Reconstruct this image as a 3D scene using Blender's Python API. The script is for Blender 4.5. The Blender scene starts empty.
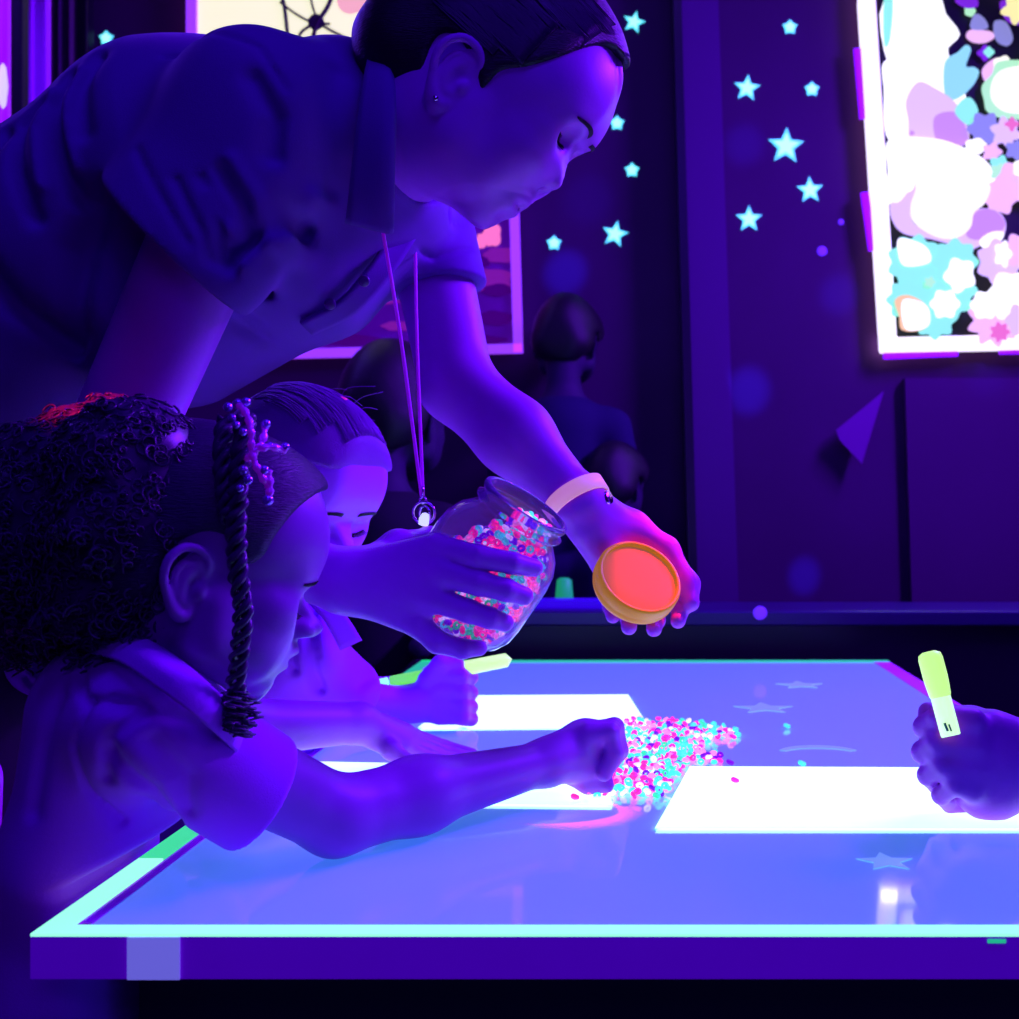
import bpy, math, random
import numpy as np
from mathutils import Vector, Matrix, Euler
random.seed(7); rng = np.random.RandomState(11)
scene = bpy.context.scene
COL = scene.collection
F_PX, CX, CY, CAMZ = 1150.0, 637.0, 510.0, 0.83
def P(px, py, Y):
    "room point that lies at depth Y (metres) on the sight line of a photograph pixel"
    return np.array([(px - CX) / F_PX * Y, Y, CAMZ - (py - CY) / F_PX * Y])
V = lambda *a: np.array(a, dtype=float)
# ------------------------------------------------------------------ materials
def mat(name, base, rough=0.5, metal=0.0, emit=None, estr=1.0, bump=None, spec=0.5, var=None, coat=0.0, sheen=0.0, trans=0.0, ior=1.45, sss=0.0, alpha=1.0):
    m = bpy.data.materials.new(name); m.use_nodes = True
    nt = m.node_tree; b = nt.nodes['Principled BSDF']
    b.inputs['Base Color'].default_value = (*base, 1); b.inputs['Roughness'].default_value = rough
    b.inputs['Metallic'].default_value = metal; b.inputs['Specular IOR Level'].default_value = spec
    b.inputs['IOR'].default_value = ior; b.inputs['Coat Weight'].default_value = coat
    b.inputs['Sheen Weight'].default_value = sheen; b.inputs['Transmission Weight'].default_value = trans
    b.inputs['Alpha'].default_value = alpha
    if sss > 0:
        b.inputs['Subsurface Weight'].default_value = sss; b.inputs['Subsurface Radius'].default_value = (1, .3, .5); b.inputs['Subsurface Scale'].default_value = .01
    if emit is not None:
        b.inputs['Emission Color'].default_value = (*emit, 1); b.inputs['Emission Strength'].default_value = estr
    tc = nt.nodes.new('ShaderNodeTexCoord')
    if var:      # var = (scale, amount): a mottling of the thing's own colour
        n = nt.nodes.new('ShaderNodeTexNoise'); n.inputs['Scale'].default_value = var[0]; n.inputs['Detail'].default_value = 4
        mx = nt.nodes.new('ShaderNodeMix'); mx.data_type = 'RGBA'; mx.blend_type = 'MULTIPLY'; mx.inputs[0].default_value = var[1]
        mx.inputs[6].default_value = (*base, 1)
        rp = nt.nodes.new('ShaderNodeValToRGB'); rp.color_ramp.elements[0].position = .3; rp.color_ramp.elements[1].position = .7
        rp.color_ramp.elements[0].color = (.35, .35, .35, 1)
        nt.links.new(tc.outputs['Object'], n.inputs['Vector']); nt.links.new(n.outputs['Fac'], rp.inputs[0])
        nt.links.new(rp.outputs[0], mx.inputs[7]); nt.links.new(mx.outputs[2], b.inputs['Base Color'])
    if bump:     # bump = (scale, strength, stretch xyz)
        mp = nt.nodes.new('ShaderNodeMapping'); mp.inputs['Scale'].default_value = bump[2] if len(bump) > 2 else (1, 1, 1)
        n = nt.nodes.new('ShaderNodeTexNoise'); n.inputs['Scale'].default_value = bump[0]; n.inputs['Detail'].default_value = 5
        bp = nt.nodes.new('ShaderNodeBump'); bp.inputs['Strength'].default_value = bump[1]; bp.inputs['Distance'].default_value = .002
        nt.links.new(tc.outputs['Object'], mp.inputs[0]); nt.links.new(mp.outputs[0], n.inputs['Vector'])
        nt.links.new(n.outputs['Fac'], bp.inputs['Height']); nt.links.new(bp.outputs[0], b.inputs['Normal'])
    return m
# ------------------------------------------------------------------ objects
def link(o, parent=None):
    COL.objects.link(o)
    if parent is not None:
        bpy.context.view_layer.update()
        o.parent = parent; o.matrix_parent_inverse = Matrix.Translation(parent.location).inverted() if parent.rotation_euler.to_matrix() == Matrix.Identity(3) else parent.matrix_world.inverted()
    return o
def tag(o, label=None, cat=None, group=None, kind=None):
    if label: o['label'] = label
    if cat: o['category'] = cat
    if group: o['group'] = group
    if kind: o['kind'] = kind
    return o
def empty(name, loc, label=None, cat=None, group=None):
    o = bpy.data.objects.new(name, None); o.location = Vector([float(c) for c in loc]); o.empty_display_size = .05
    COL.objects.link(o); return tag(o, label, cat, group)
def mesh_obj(name, verts, faces, m, parent=None, smooth=True):
    me = bpy.data.meshes.new(name)
    verts = np.asarray(verts, dtype=np.float32)
    if isinstance(faces, np.ndarray):
        n, k = faces.shape
        me.vertices.add(len(verts)); me.vertices.foreach_set('co', verts.ravel())
        me.loops.add(n * k); me.loops.foreach_set('vertex_index', faces.astype(np.int32).ravel())
        me.polygons.add(n); me.polygons.foreach_set('loop_start', np.arange(0, n * k, k, dtype=np.int32))
        me.polygons.foreach_set('loop_total', np.full(n, k, dtype=np.int32))
        me.update(calc_edges=True)
    else:
        me.from_pydata([tuple(map(float, v)) for v in verts], [], faces); me.update()
    me.validate()
    if smooth: me.polygons.foreach_set('use_smooth', [True] * len(me.polygons))
    if m is not None:
        for mm in (m if isinstance(m, (list, tuple)) else [m]): me.materials.append(mm)
    o = bpy.data.objects.new(name, me)
    return link(o, parent)
class MB:
    "collects shapes into one mesh"
    def __init__(s): s.v = []; s.f = []
    def add(s, v, f):
        n = len(s.v); s.v += [tuple(map(float, q)) for q in v]; s.f += [tuple(i + n for i in q) for q in f]; return s
    def box(s, lo, hi):
        x0, y0, z0 = lo; x1, y1, z1 = hi
        return s.add([(x0,y0,z0),(x1,y0,z0),(x1,y1,z0),(x0,y1,z0),(x0,y0,z1),(x1,y0,z1),(x1,y1,z1),(x0,y1,z1)],
                     [(0,3,2,1),(4,5,6,7),(0,1,5,4),(1,2,6,5),(2,3,7,6),(3,0,4,7)])
    def prism(s, poly, n):
        "closed planar polygon of 3-D points given thickness along the vector n"
        poly = [np.array(p, float) for p in poly]; k = len(poly); n = np.array(n, float)
        return s.add(poly + [p + n for p in poly], [tuple(range(k))[::-1], tuple(range(k, 2 * k))] + [(i, (i + 1) % k, (i + 1) % k + k, i + k) for i in range(k)])
    def tube(s, pts, rad, sides=8, closed=False):
        pts = [np.array(p, float) for p in pts]; n = len(pts)
        if not hasattr(rad, '__len__'): rad = [rad] * n
        up = None; rings = []
        for i in range(n):
            t = (pts[(i + 1) % n] - pts[i - 1]) if closed else (pts[min(i + 1, n - 1)] - pts[max(i - 1, 0)])
            t = t / (np.linalg.norm(t) + 1e-12)
            if up is None:
                up = np.cross(t, (0, 0, 1)) if abs(t[2]) < .9 else np.cross(t, (1, 0, 0))
            up = up - t * np.dot(up, t); up /= np.linalg.norm(up) + 1e-12
            b = np.cross(t, up)
            rings.append([pts[i] + rad[i] * (math.cos(a) * up + math.sin(a) * b) for a in np.linspace(0, 2 * math.pi, sides, endpoint=False)])
        v = [q for r in rings for q in r]; f = []
        for i in range(n if closed else n - 1):
            j = (i + 1) % n
            for k in range(sides):
                f.append((i*sides+k, i*sides+(k+1)%sides, j*sides+(k+1)%sides, j*sides+k))
        if not closed:
            f.append(tuple(range(sides))[::-1]); f.append(tuple((n-1)*sides+k for k in range(sides)))
        return s.add(v, f)
    def lathe(s, prof, c, ax, sides=48, caps=False):
        "prof = [(radius, height)]; turned round the axis ax through c"
        ax = np.array(ax, float); ax /= np.linalg.norm(ax)
        u = np.cross(ax, (0, 1, .3)); u /= np.linalg.norm(u); w = np.cross(ax, u); c = np.array(c, float)
        n = len(prof); v = [c + ax * h + r * (math.cos(a) * u + math.sin(a) * w) for r, h in prof for a in np.linspace(0, 2*math.pi, sides, endpoint=False)]
        f = [(i*sides+k, i*sides+(k+1)%sides, (i+1)*sides+(k+1)%sides, (i+1)*sides+k) for i in range(n-1) for k in range(sides)]
        if caps: f += [tuple(range(sides))[::-1], tuple((n-1)*sides+k for k in range(sides))]
        return s.add(v, f)
    def build(s, name, m, parent=None, smooth=False, bevel=0):
        o = mesh_obj(name, s.v, s.f, m, parent, smooth)
        if bevel:
            b = o.modifiers.new('bevel', 'BEVEL'); b.width = bevel; b.segments = 2; b.limit_method = 'ANGLE'
        return o
def spline(pts, n=8, closed=False):
    pts = [np.array(p, float) for p in pts]; N = len(pts); out = []
    for i in range(N if closed else N - 1):
        if closed: p0, p1, p2, p3 = pts[i-1], pts[i], pts[(i+1)%N], pts[(i+2)%N]
        else: p0, p1, p2, p3 = pts[max(i-1,0)], pts[i], pts[i+1], pts[min(i+2,N-1)]
        for k in range(n):
            t = k / n
            out.append(.5*((2*p1)+(-p0+p2)*t+(2*p0-5*p1+4*p2-p3)*t*t+(-p0+3*p1-3*p2+p3)*t**3))
    if not closed: out.append(pts[-1])
    return out
# ------------------------------------------------------------------ implicit surfaces (smoothly blended shapes turned into one skin)
class Frame:
    def __init__(s, o, R=np.eye(3), sc=1.0): s.o = np.array(o, float); s.R = np.array(R, float); s.s = sc
    def w(s, p): return s.o + s.R @ (np.array(p, float) * s.s)
def rotm(pitch=0, yaw=0, roll=0):
    "face looks along +x; pitch > 0 nods down, yaw > 0 turns towards +y (away from the lens), roll tips towards +y"
    a, b, c = map(math.radians, (pitch, yaw, roll))
    Ry = np.array([[math.cos(a),0,math.sin(a)],[0,1,0],[-math.sin(a),0,math.cos(a)]])
    Rz = np.array([[math.cos(b),-math.sin(b),0],[math.sin(b),math.cos(b),0],[0,0,1]])
    Rx = np.array([[1,0,0],[0,math.cos(c),-math.sin(c)],[0,math.sin(c),math.cos(c)]])
    return Rz @ Ry @ Rx
def cap(a, b, ra, rb=None, n=None, flat=1.0):
    "tapered capsule; with n/flat its section is stretched by flat along the direction n"
    a = np.array(a, float); b = np.array(b, float); rb = ra if rb is None else rb; ab = b - a; L2 = float(ab @ ab) + 1e-12
    R = max(ra, rb) * max(1, flat)
    if n is not None: n = np.array(n, float) / np.linalg.norm(n)
    def f(x, y, z):
        t = np.clip(((x-a[0])*ab[0] + (y-a[1])*ab[1] + (z-a[2])*ab[2]) / L2, 0, 1)
        wx, wy, wz = x-a[0]-t*ab[0], y-a[1]-t*ab[1], z-a[2]-t*ab[2]
        r = ra + (rb-ra)*t
        d2 = wx*wx + wy*wy + wz*wz
        if n is None: return np.sqrt(d2) - r
        q = wx*n[0] + wy*n[1] + wz*n[2]
        k = np.sqrt(np.maximum(d2 - q*q, 0) + (q/flat)**2)
        g = np.sqrt(np.maximum(d2 - q*q, 0) + (q/flat**2)**2)
        return k * (k - r) / (g + 1e-9) if flat > 1 else (k - r) * flat
    return f, np.minimum(a, b) - R, np.maximum(a, b) + R
def ell(c, r, R=np.eye(3)):
    c = np.array(c, float); r = np.array(r, float); m = r.max()
    def f(x, y, z):
        X, Y, Z = x-c[0], y-c[1], z-c[2]
        u = (R[0,0]*X+R[1,0]*Y+R[2,0]*Z); v = (R[0,1]*X+R[1,1]*Y+R[2,1]*Z); w = (R[0,2]*X+R[1,2]*Y+R[2,2]*Z)
        k0 = np.sqrt((u/r[0])**2+(v/r[1])**2+(w/r[2])**2); k1 = np.sqrt((u/r[0]**2)**2+(v/r[1]**2)**2+(w/r[2]**2)**2)
        return k0*(k0-1)/(k1+1e-9)
    return f, c - m, c + m
def plane(pt, n):
    "half space on the side against n"
    pt = np.array(pt, float); n = np.array(n, float) / np.linalg.norm(n)
    return (lambda x, y, z: (x-pt[0])*n[0]+(y-pt[1])*n[1]+(z-pt[2])*n[2]), None, None
class Poly2:
    "signed distance of a closed outline, sampled on a grid"
    def __init__(s, pts, h=.0008, pad=.03):
        p = np.array(pts, float)[:, :2]; s.lo = p.min(0) - pad; hi = p.max(0) + pad
        n = np.ceil((hi - s.lo) / h).astype(int) + 1; s.h = h
        gx = s.lo[0] + np.arange(n[0])[:, None]*h; gy = s.lo[1] + np.arange(n[1])[None]*h
        d = np.full(n, 1e9); sg = np.ones(n)
        for i in range(len(p)):
            a, b = p[i], p[i-1]; e = b - a; wx = gx-a[0]; wy = gy-a[1]
            t = np.clip((wx*e[0]+wy*e[1])/(e@e+1e-15), 0, 1)
            d = np.minimum(d, (wx-e[0]*t)**2+(wy-e[1]*t)**2)
            c1 = gy >= a[1]; c2 = gy < b[1]; c3 = e[0]*wy > e[1]*wx
            fl = (c1 & c2 & c3) | (~c1 & ~c2 & ~c3); sg = np.where(fl, -sg, sg)
        s.d = (np.sqrt(d) * sg).astype(np.float32); s.n = n
    def __call__(s, u, v):
        a = np.clip((u-s.lo[0])/s.h, 0, s.n[0]-1.001); b = np.clip((v-s.lo[1])/s.h, 0, s.n[1]-1.001)
        i = a.astype(np.int32); j = b.astype(np.int32); fa = a-i; fb = b-j
        return s.d[i,j]*(1-fa)*(1-fb)+s.d[i+1,j]*fa*(1-fb)+s.d[i,j+1]*(1-fa)*fb+s.d[i+1,j+1]*fa*fb
def side(poly, fr, r=None, lo=None, hi=None):
    "side outline (canonical x, z) extruded across; with r: a slab of half thickness r with rounded edge"
    def f(x, y, z):
        X, Y, Z = x-fr.o[0], y-fr.o[1], z-fr.o[2]; R = fr.R
        u = (R[0,0]*X+R[1,0]*Y+R[2,0]*Z)/fr.s; v = (R[0,1]*X+R[1,1]*Y+R[2,1]*Z)/fr.s; w = (R[0,2]*X+R[1,2]*Y+R[2,2]*Z)/fr.s
        d = poly(u, w)
        if r is None: return d * fr.s
        return (np.sqrt(np.maximum(d + r, 0)**2 + v*v) - r) * fr.s
    if lo is not None: return f, lo, hi
    return f, fr.o - .19, fr.o + .19
def disp(fn, lo, hi): return fn, np.array(lo, float), np.array(hi, float)
def crease(pts, w, amp, ylim=(0, 9), fade=.02):
    "fold: distance to a line in the x-z plane, pressed in on one side of the body"
    q = [np.array(p, float) for p in pts]; A = np.array(q)
    def f(x, y, z):
        d = None
        for a, b in zip(q[:-1], q[1:]):
            ex, ez = b[0]-a[0], b[2]-a[2]; L = ex*ex+ez*ez+1e-12
            t = np.clip(((x-a[0])*ex+(z-a[2])*ez)/L, 0, 1); dd = (x-a[0]-t*ex)**2+(z-a[2]-t*ez)**2
            d = dd if d is None else np.minimum(d, dd)
        return amp*np.exp(-d/(w*w)) * (1/(1+np.exp(-(ylim[1]-y)/(fade/4)))) * (1/(1+np.exp(-(y-ylim[0])/(fade/4))))
    lo = A.min(0) - 3*w; hi = A.max(0) + 3*w; lo[1] = ylim[0]-fade; hi[1] = ylim[1]+fade
    return f, lo, hi
def field(ops, lo, hi, h):
    lo = np.array(lo, float); hi = np.array(hi, float); n = np.ceil((hi-lo)/h).astype(int)+1
    ax = [(lo[i]+np.arange(n[i])*h).astype(np.float32) for i in range(3)]
    F = np.full(n, .05, np.float32)
    for op, pr, k in ops:
        fn, a, b = pr
        if a is None: sl = [slice(0, n[i]) for i in range(3)]
        else:
            m = (k or 0) + 3*h
            i0 = np.clip(np.floor((a-m-lo)/h).astype(int), 0, n); i1 = np.clip(np.ceil((b+m-lo)/h).astype(int)+1, 0, n)
            if (i1-i0 <= 0).any(): continue
            sl = [slice(i0[i], i1[i]) for i in range(3)]
        x = ax[0][sl[0]][:,None,None]; y = ax[1][sl[1]][None,:,None]; z = ax[2][sl[2]][None,None,:]
        d = fn(x, y, z).astype(np.float32); A = F[tuple(sl)]
        if op == 'add':
            if k: hh = np.maximum(k-np.abs(A-d), 0)/k; r = np.minimum(A, d)-hh*hh*k*.25
            else: r = np.minimum(A, d)
        elif op == 'sub':
            if k: hh = np.maximum(k-np.abs(A+d), 0)/k; r = np.maximum(A, -d)+hh*hh*k*.25
            else: r = np.maximum(A, -d)
        elif op == 'int':
            if k: hh = np.maximum(k-np.abs(A-d), 0)/k; r = np.maximum(A, d)+hh*hh*k*.25
            else: r = np.maximum(A, d)
        elif op == 'disp': r = A + d
        F[tuple(sl)] = r
    return F, lo, h
def nets(F, lo, h):
    S = F < 0; n = np.array(F.shape)
    cnt = np.zeros(n-1, np.int8)
    for i in (0,1):
        for j in (0,1):
            for k in (0,1): cnt += S[i:n[0]-1+i, j:n[1]-1+j, k:n[2]-1+k]
    act = (cnt > 0) & (cnt < 8); I = np.argwhere(act)
    if not len(I): return np.zeros((0,3)), np.zeros((0,4), np.int32)
    idx = np.full(n-1, -1, np.int32); idx[act] = np.arange(len(I))
    c = {}
    for i in (0,1):
        for j in (0,1):
            for k in (0,1): c[(i,j,k)] = F[I[:,0]+i, I[:,1]+j, I[:,2]+k]
    acc = np.zeros((len(I),3)); num = np.zeros(len(I)); keys = list(c)
    for a in keys:
        for b in keys:
            if sum(b) == sum(a)+1 and all(bb >= aa for aa, bb in zip(a, b)):
                va, vb = c[a], c[b]; m = (va < 0) != (vb < 0); t = np.where(m, va/(va-vb+1e-20), 0)
                p = np.array(a)[None]+(np.array(b)-np.array(a))[None]*t[:,None]
                acc += p*m[:,None]; num += m
    verts = lo + (I + acc/np.maximum(num,1)[:,None])*h
    quads = []
    for axis in range(3):
        s0 = [slice(None)]*3; s1 = [slice(None)]*3; s0[axis] = slice(0, -1); s1[axis] = slice(1, None)
        ch = S[tuple(s0)] != S[tuple(s1)]; E = np.argwhere(ch); o1, o2 = [a for a in range(3) if a != axis]
        E = E[(E[:,o1] > 0) & (E[:,o2] > 0) & (E[:,o1] < n[o1]-1) & (E[:,o2] < n[o2]-1)]
        ins = S[E[:,0], E[:,1], E[:,2]]
        def g(d1, d2):
            q = E.copy(); q[:,o1] -= d1; q[:,o2] -= d2; return idx[q[:,0], q[:,1], q[:,2]]
        Q = np.stack([g(1,1), g(0,1), g(0,0), g(1,0)], 1)
        flip = ins if axis != 1 else ~ins
        Q = np.where(flip[:,None], Q, Q[:,::-1]); quads.append(Q[(Q >= 0).all(1)])
    return verts, np.concatenate(quads)
def skin(ops, boxes):
    "boxes = [(lo, hi, voxel)]: later boxes are left out where an earlier, finer one covers"
    V_, Q_ = [], []; off = 0
    for bi, (lo, hi, h) in enumerate(boxes):
        lo = np.array(lo, float); hi = np.array(hi, float)
        v, q = nets(*field(ops, lo, hi, h))
        for (l2, h2, hh) in boxes[:bi]:
            c = v[q].mean(1); l2 = np.array(l2, float)+1.2*hh; h2 = np.array(h2, float)-1.2*hh
            q = q[~((c > l2) & (c < h2)).all(1)]
        u, inv = np.unique(q, return_inverse=True)
        V_.append(v[u]); Q_.append(inv.reshape(-1, 4)+off); off += len(u)
    return np.concatenate(V_), np.concatenate(Q_)
def skin_obj(name, ops, boxes, m, parent=None):
    v, q = skin(ops, boxes); return mesh_obj(name, v, q, m, parent)
def bounds(pts, pad):
    A = np.array(pts); return A.min(0)-pad, A.max(0)+pad
def chain(pts, radii, k=.004, k0=None):
    "a limb or finger as blended tapered capsules"
    ops = []
    for i in range(len(pts)-1): ops.append(('add', cap(pts[i], pts[i+1], radii[i], radii[i+1]), (k0 if (i == 0 and k0) else k)))
    return ops
# ------------------------------------------------------------------ heads
ADULT = dict(throat=(.040,-.083), menton=(.080,-.098), chin=(.097,-.086), mlab=(.094,-.069), llip=(.103,-.058), sto=(.099,-.050),
             ulip=(.106,-.043), sub=(.102,-.030), base=(.113,-.024), tip=(.121,-.012), bridge=(.108,.010), nas=(.094,.027), gla=(.101,.042), fore=(.103,.065),
             hairl=(.092,.095), top1=(.060,.122), vertex=(.005,.133), top2=(-.055,.115), occ=(-.094,.055), occ2=(-.085,.0), nape=(-.055,-.05))
KID = dict(throat=(.036,-.060), menton=(.066,-.073), chin=(.081,-.064), mlab=(.080,-.052), llip=(.088,-.045), sto=(.084,-.0385),
             ulip=(.091,-.033), sub=(.086,-.022), base=(.096,-.019), tip=(.102,-.009), bridge=(.090,.004), nas=(.083,.014), gla=(.089,.026), fore=(.095,.050),
             hairl=(.088,.080), top1=(.062,.108), vertex=(.005,.124), top2=(-.055,.108), occ=(-.088,.055), occ2=(-.080,.005), nape=(-.050,-.04))
def head_ops(L, fr, w=1.0, kid=False):
    L = dict(L); ex, ez = L.pop('eo', (0, 0)); g = {k: np.array(v) for k, v in L.items()}
    def c(x, y, z): return fr.w((x, y*w, z))
    S = fr.s; A = []
    def E(x, y, z, rx, ry, rz, k, op='add', R=None):
        A.append((op, ell(c(x, y, z), np.array([rx, ry*w, rz])*S, fr.R if R is None else fr.R @ R), k*S))
    def C(p, q, ra, rb, k, op='add', n=None, flat=1.0):
        A.append((op, cap(c(*p), c(*q), ra*S, rb*S, None if n is None else fr.R @ np.array(n, float), flat), k*S))
    nas, tip, sub, ul, sto, ll, ch, me = g['nas'], g['tip'], g['sub'], g['ulip'], g['sto'], g['llip'], g['chin'], g['menton']
    fh = nas[1]-ch[1]                       # face height, about .113 in an adult
    q = fh/.113; dx = nas[0]-.094
    hw = .074 if not kid else .070
    vert = g['vertex'][1]; occ = g['occ'][0]; fo = g['fore'][0]
    # skull
    E((fo+occ)/2+.002, 0, .045, (fo-occ)/2+.003, hw, vert-.045+.002, .0)
    E(fo-.056, 0, .050, .057, hw-.006, .056, .03)
    # face block, jaw, cheeks
    E(nas[0]-.052, 0, (nas[1]+ch[1])/2, .050, .056 if not kid else .057, .062*q, .03)
    for s in (1, -1):
        C((.012, s*.050, ch[1]*.52), (ch[0]-.022, s*.017, ch[1]+.012), .016, .014, .022)
        C((.010, s*.054, -.010), (.014, s*.050, ch[1]*.55), .015, .015, .02)
        E(nas[0]-.029, s*.037, (nas[1]*.35+sub[1]*.65), .024, .023, .024*q, .020)
        if kid: E(nas[0]-.032, s*.035, (sub[1]+sto[1])/2-.004, .024, .024, .022, .018)
        E(nas[0]-.030, s*.045, nas[1]-.012, .020, .014, .012, .015)
    E(ch[0]-.017, 0, ch[1]+.004, .018, .020, .016*q+.003, .014)
    E(ul[0]-.026, 0, sto[1], .025, .026, .020*q+.004, .014)
    # brow and eye sockets
    for s in (1, -1): C((nas[0]-.017, s*.038, nas[1]+.010), (nas[0]-.007, s*.010, nas[1]+.014), .009, .009, .02)
    for s in (1, -1): E(nas[0]+.007+ex*.5, s*.030, nas[1]-.010+ez, .016, .017, .012, .016, 'sub')
    if not kid:
        for s in (1, -1): E(sub[0]-.062, s*.038, (sub[1]+sto[1])/2-.004, .034, .020, .030, .02)
    # nose
    br = g['bridge']
    C((nas[0]-.006, 0, nas[1]), (br[0]-.007, 0, br[1]), .0065, .0070, .010)
    C((br[0]-.007, 0, br[1]), (tip[0]-.010, 0, tip[1]+.000), .0070, .0095, .006)
    for s in (1, -1):
        E(tip[0]-.017, s*.0120, tip[1]-.005, .0095, .0070, .0078, .004)
        E(tip[0]-.012, s*.0065, g['base'][1]+.001, .0055 if not kid else .0045, .0034 if not kid else .0028, .0046 if not kid else .004, .003, 'sub')
    # lips
    for s in (1, -1):
        C((ul[0]-.005, 0, ul[1]-.001), (ul[0]-.020, s*.022, sto[1]+.001), .0048, .0022, .004)
        C((ll[0]-.006, 0, ll[1]+.001), (ll[0]-.020, s*.020, sto[1]-.001), .0058, .0025, .004)
    for s in (1, -1): C((sto[0]+.004, 0, sto[1]), (sto[0]-.015, s*.024, sto[1]-.001), .0009 if kid else .0017, .0007 if kid else .0014, .003, 'sub')
    # outline: fill, then trim to it
    order = ['throat','menton','chin','mlab','llip','sto','ulip','sub','base','tip','bridge','nas','gla','fore','hairl','top1','vertex','top2','occ','occ2','nape']
    pl = Poly2(spline([g[k] for k in order], 6, True))
    A.append(('add', side(pl, fr, .0085 if kid else .0070), (.008 if kid else .005)*S))
    A.append(('int', side(pl, fr), (.005 if kid else .003)*S))
    if not kid:
        for s in (1, -1): C((tip[0]-.027, s*.0175, tip[1]+.006), (tip[0]-.026, s*.0170, g['base'][1]+.001), .0030, .0030, .005, 'sub')
    # closed, downcast lids
    for s in (1, -1):
        E(nas[0]-.0205+ex, s*.0305, nas[1]-.0100+ez, .0125, .0155, .0118, .004)
        C((nas[0]-.0085+ex, s*.0305, nas[1]-.0175+ez), (nas[0]-.0135+ex, s*.0420, nas[1]-.0145+ez), .0006, .0006, .002, 'sub')
        C((nas[0]-.0085+ex, s*.0305, nas[1]-.0175+ez), (nas[0]-.0120+ex, s*.0200, nas[1]-.0155+ez), .0006, .0006, .002, 'sub')
    # ears
    es = .82 if kid else 1.0
    for s in (1, -1):
        def e(a, out, b): return (-.012+a*es, s*(hw-.004+out), b*es)
        rt = rotm(0, -s*24, 0)
        E(-.010, s*(hw-.001), .002, .016*es, .006, .028*es, .006, R=rt)
        E(-.006, s*(hw+.006), -.001, .008*es, .0055, .014*es, .004, 'sub', R=rt)
        rim = [(.010,.000,.010), (.012,.004,.022), (.002,.009,.031), (-.012,.013,.030), (-.021,.016,.018), (-.021,.015,.002), (-.014,.011,-.012), (-.005,.007,-.024), (.004,.003,-.028), (.009,.001,-.022)]
        rr = [.0026,.0030,.0034,.0036,.0036,.0034,.0036,.0048,.0052,.0036]
        rs = spline([e(*r) for r in rim], 3); rv = np.interp(np.linspace(0, 9, len(rs)), range(10), rr)
        for i in range(len(rs)-1): C(rs[i], rs[i+1], rv[i]*es, rv[i+1]*es, .002)
        an = spline([e(*r) for r in [(.004,.005,.020),(-.008,.009,.018),(-.013,.010,.006),(-.009,.008,-.008),(.000,.005,-.015),(.006,.003,-.013)]], 3)
        for i in range(len(an)-1): C(an[i], an[i+1], .0026*es, .0026*es, .002)
        E(*e(.011,.004,-.003), .0045, .0045, .0065, .003)
    return A
def bvh_of(o):
    from mathutils.bvhtree import BVHTree
    return BVHTree.FromPolygons([v.co[:] for v in o.data.vertices], [p.vertices[:] for p in o.data.polygons])
def onto(bvh, fr, p, d=(-1, 0, 0), lift=.0006):
    "canonical point dropped along d onto the skin"
    o = Vector(fr.w(p)); dd = Vector(fr.R @ np.array(d, float)); h = bvh.ray_cast(o, dd, .2)
    return np.array(h[0] - dd*lift) if h[0] else None
def brow_lash(L, fr, m, parent, bvh, sides=(1, -1)):
    nas = np.array(L['nas']); ex, ez = L.get('eo', (0, 0))
    for s in sides:
        mb = MB()
        for i in range(34):                                 # eyebrow: short hairs
            t = i/33; z = nas[1]+ez*.7+.0085+.0050*math.sin(t*2.2)-.004*t; y = s*(.013+.034*t)
            for j in range(4):
                zz = z-.001+j*.0012*(1-.6*t)
                a = onto(bvh, fr, (.16, y, zz)); b = onto(bvh, fr, (.16, y+s*.006, zz+.0015-.002*t), lift=.0012)
                if a is not None and b is not None: mb.tube([a, b], [.00055*fr.s, .0002*fr.s], 4)
        if mb.v: mb.build('eyebrow', m, parent, True)
    for s in sides:
        mb = MB(); row = []
        for i in range(18):
            t = i/17; y = s*(.0185+.026*t); z = nas[1]+ez-.0165-.0022*math.sin(t*3.14)+.003*t*t
            a = onto(bvh, fr, (.16, y, z), lift=.0002)
            if a is None: continue
            row.append(a); d = fr.R @ np.array([.75, s*(t-.35)*.9, -.55])
            mb.tube([a, a+d*.0035*fr.s, a+(d+fr.R @ np.array([0,0,.25]))*.0065*fr.s], [.0006*fr.s, .0004*fr.s, .00015*fr.s], 4)
        if len(row) > 2: mb.tube(row, .0009*fr.s, 5)
        if mb.v: mb.build('eyelashes', m, parent, True)
# ------------------------------------------------------------------ camera
cam = bpy.data.cameras.new('camera'); cam.sensor_width = 36; cam.lens = 36*F_PX/1019
cam.shift_x = -(CX-509.5)/1019; cam.shift_y = (CY-509.5)/1019; cam.clip_start = .05
cam.dof.use_dof = True; cam.dof.focus_distance = 1.02; cam.dof.aperture_fstop = 9
co = bpy.data.objects.new('camera', cam); co.location = (0, 0, CAMZ); co.rotation_euler = (math.pi/2, 0, 0); COL.objects.link(co); scene.camera = co
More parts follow.
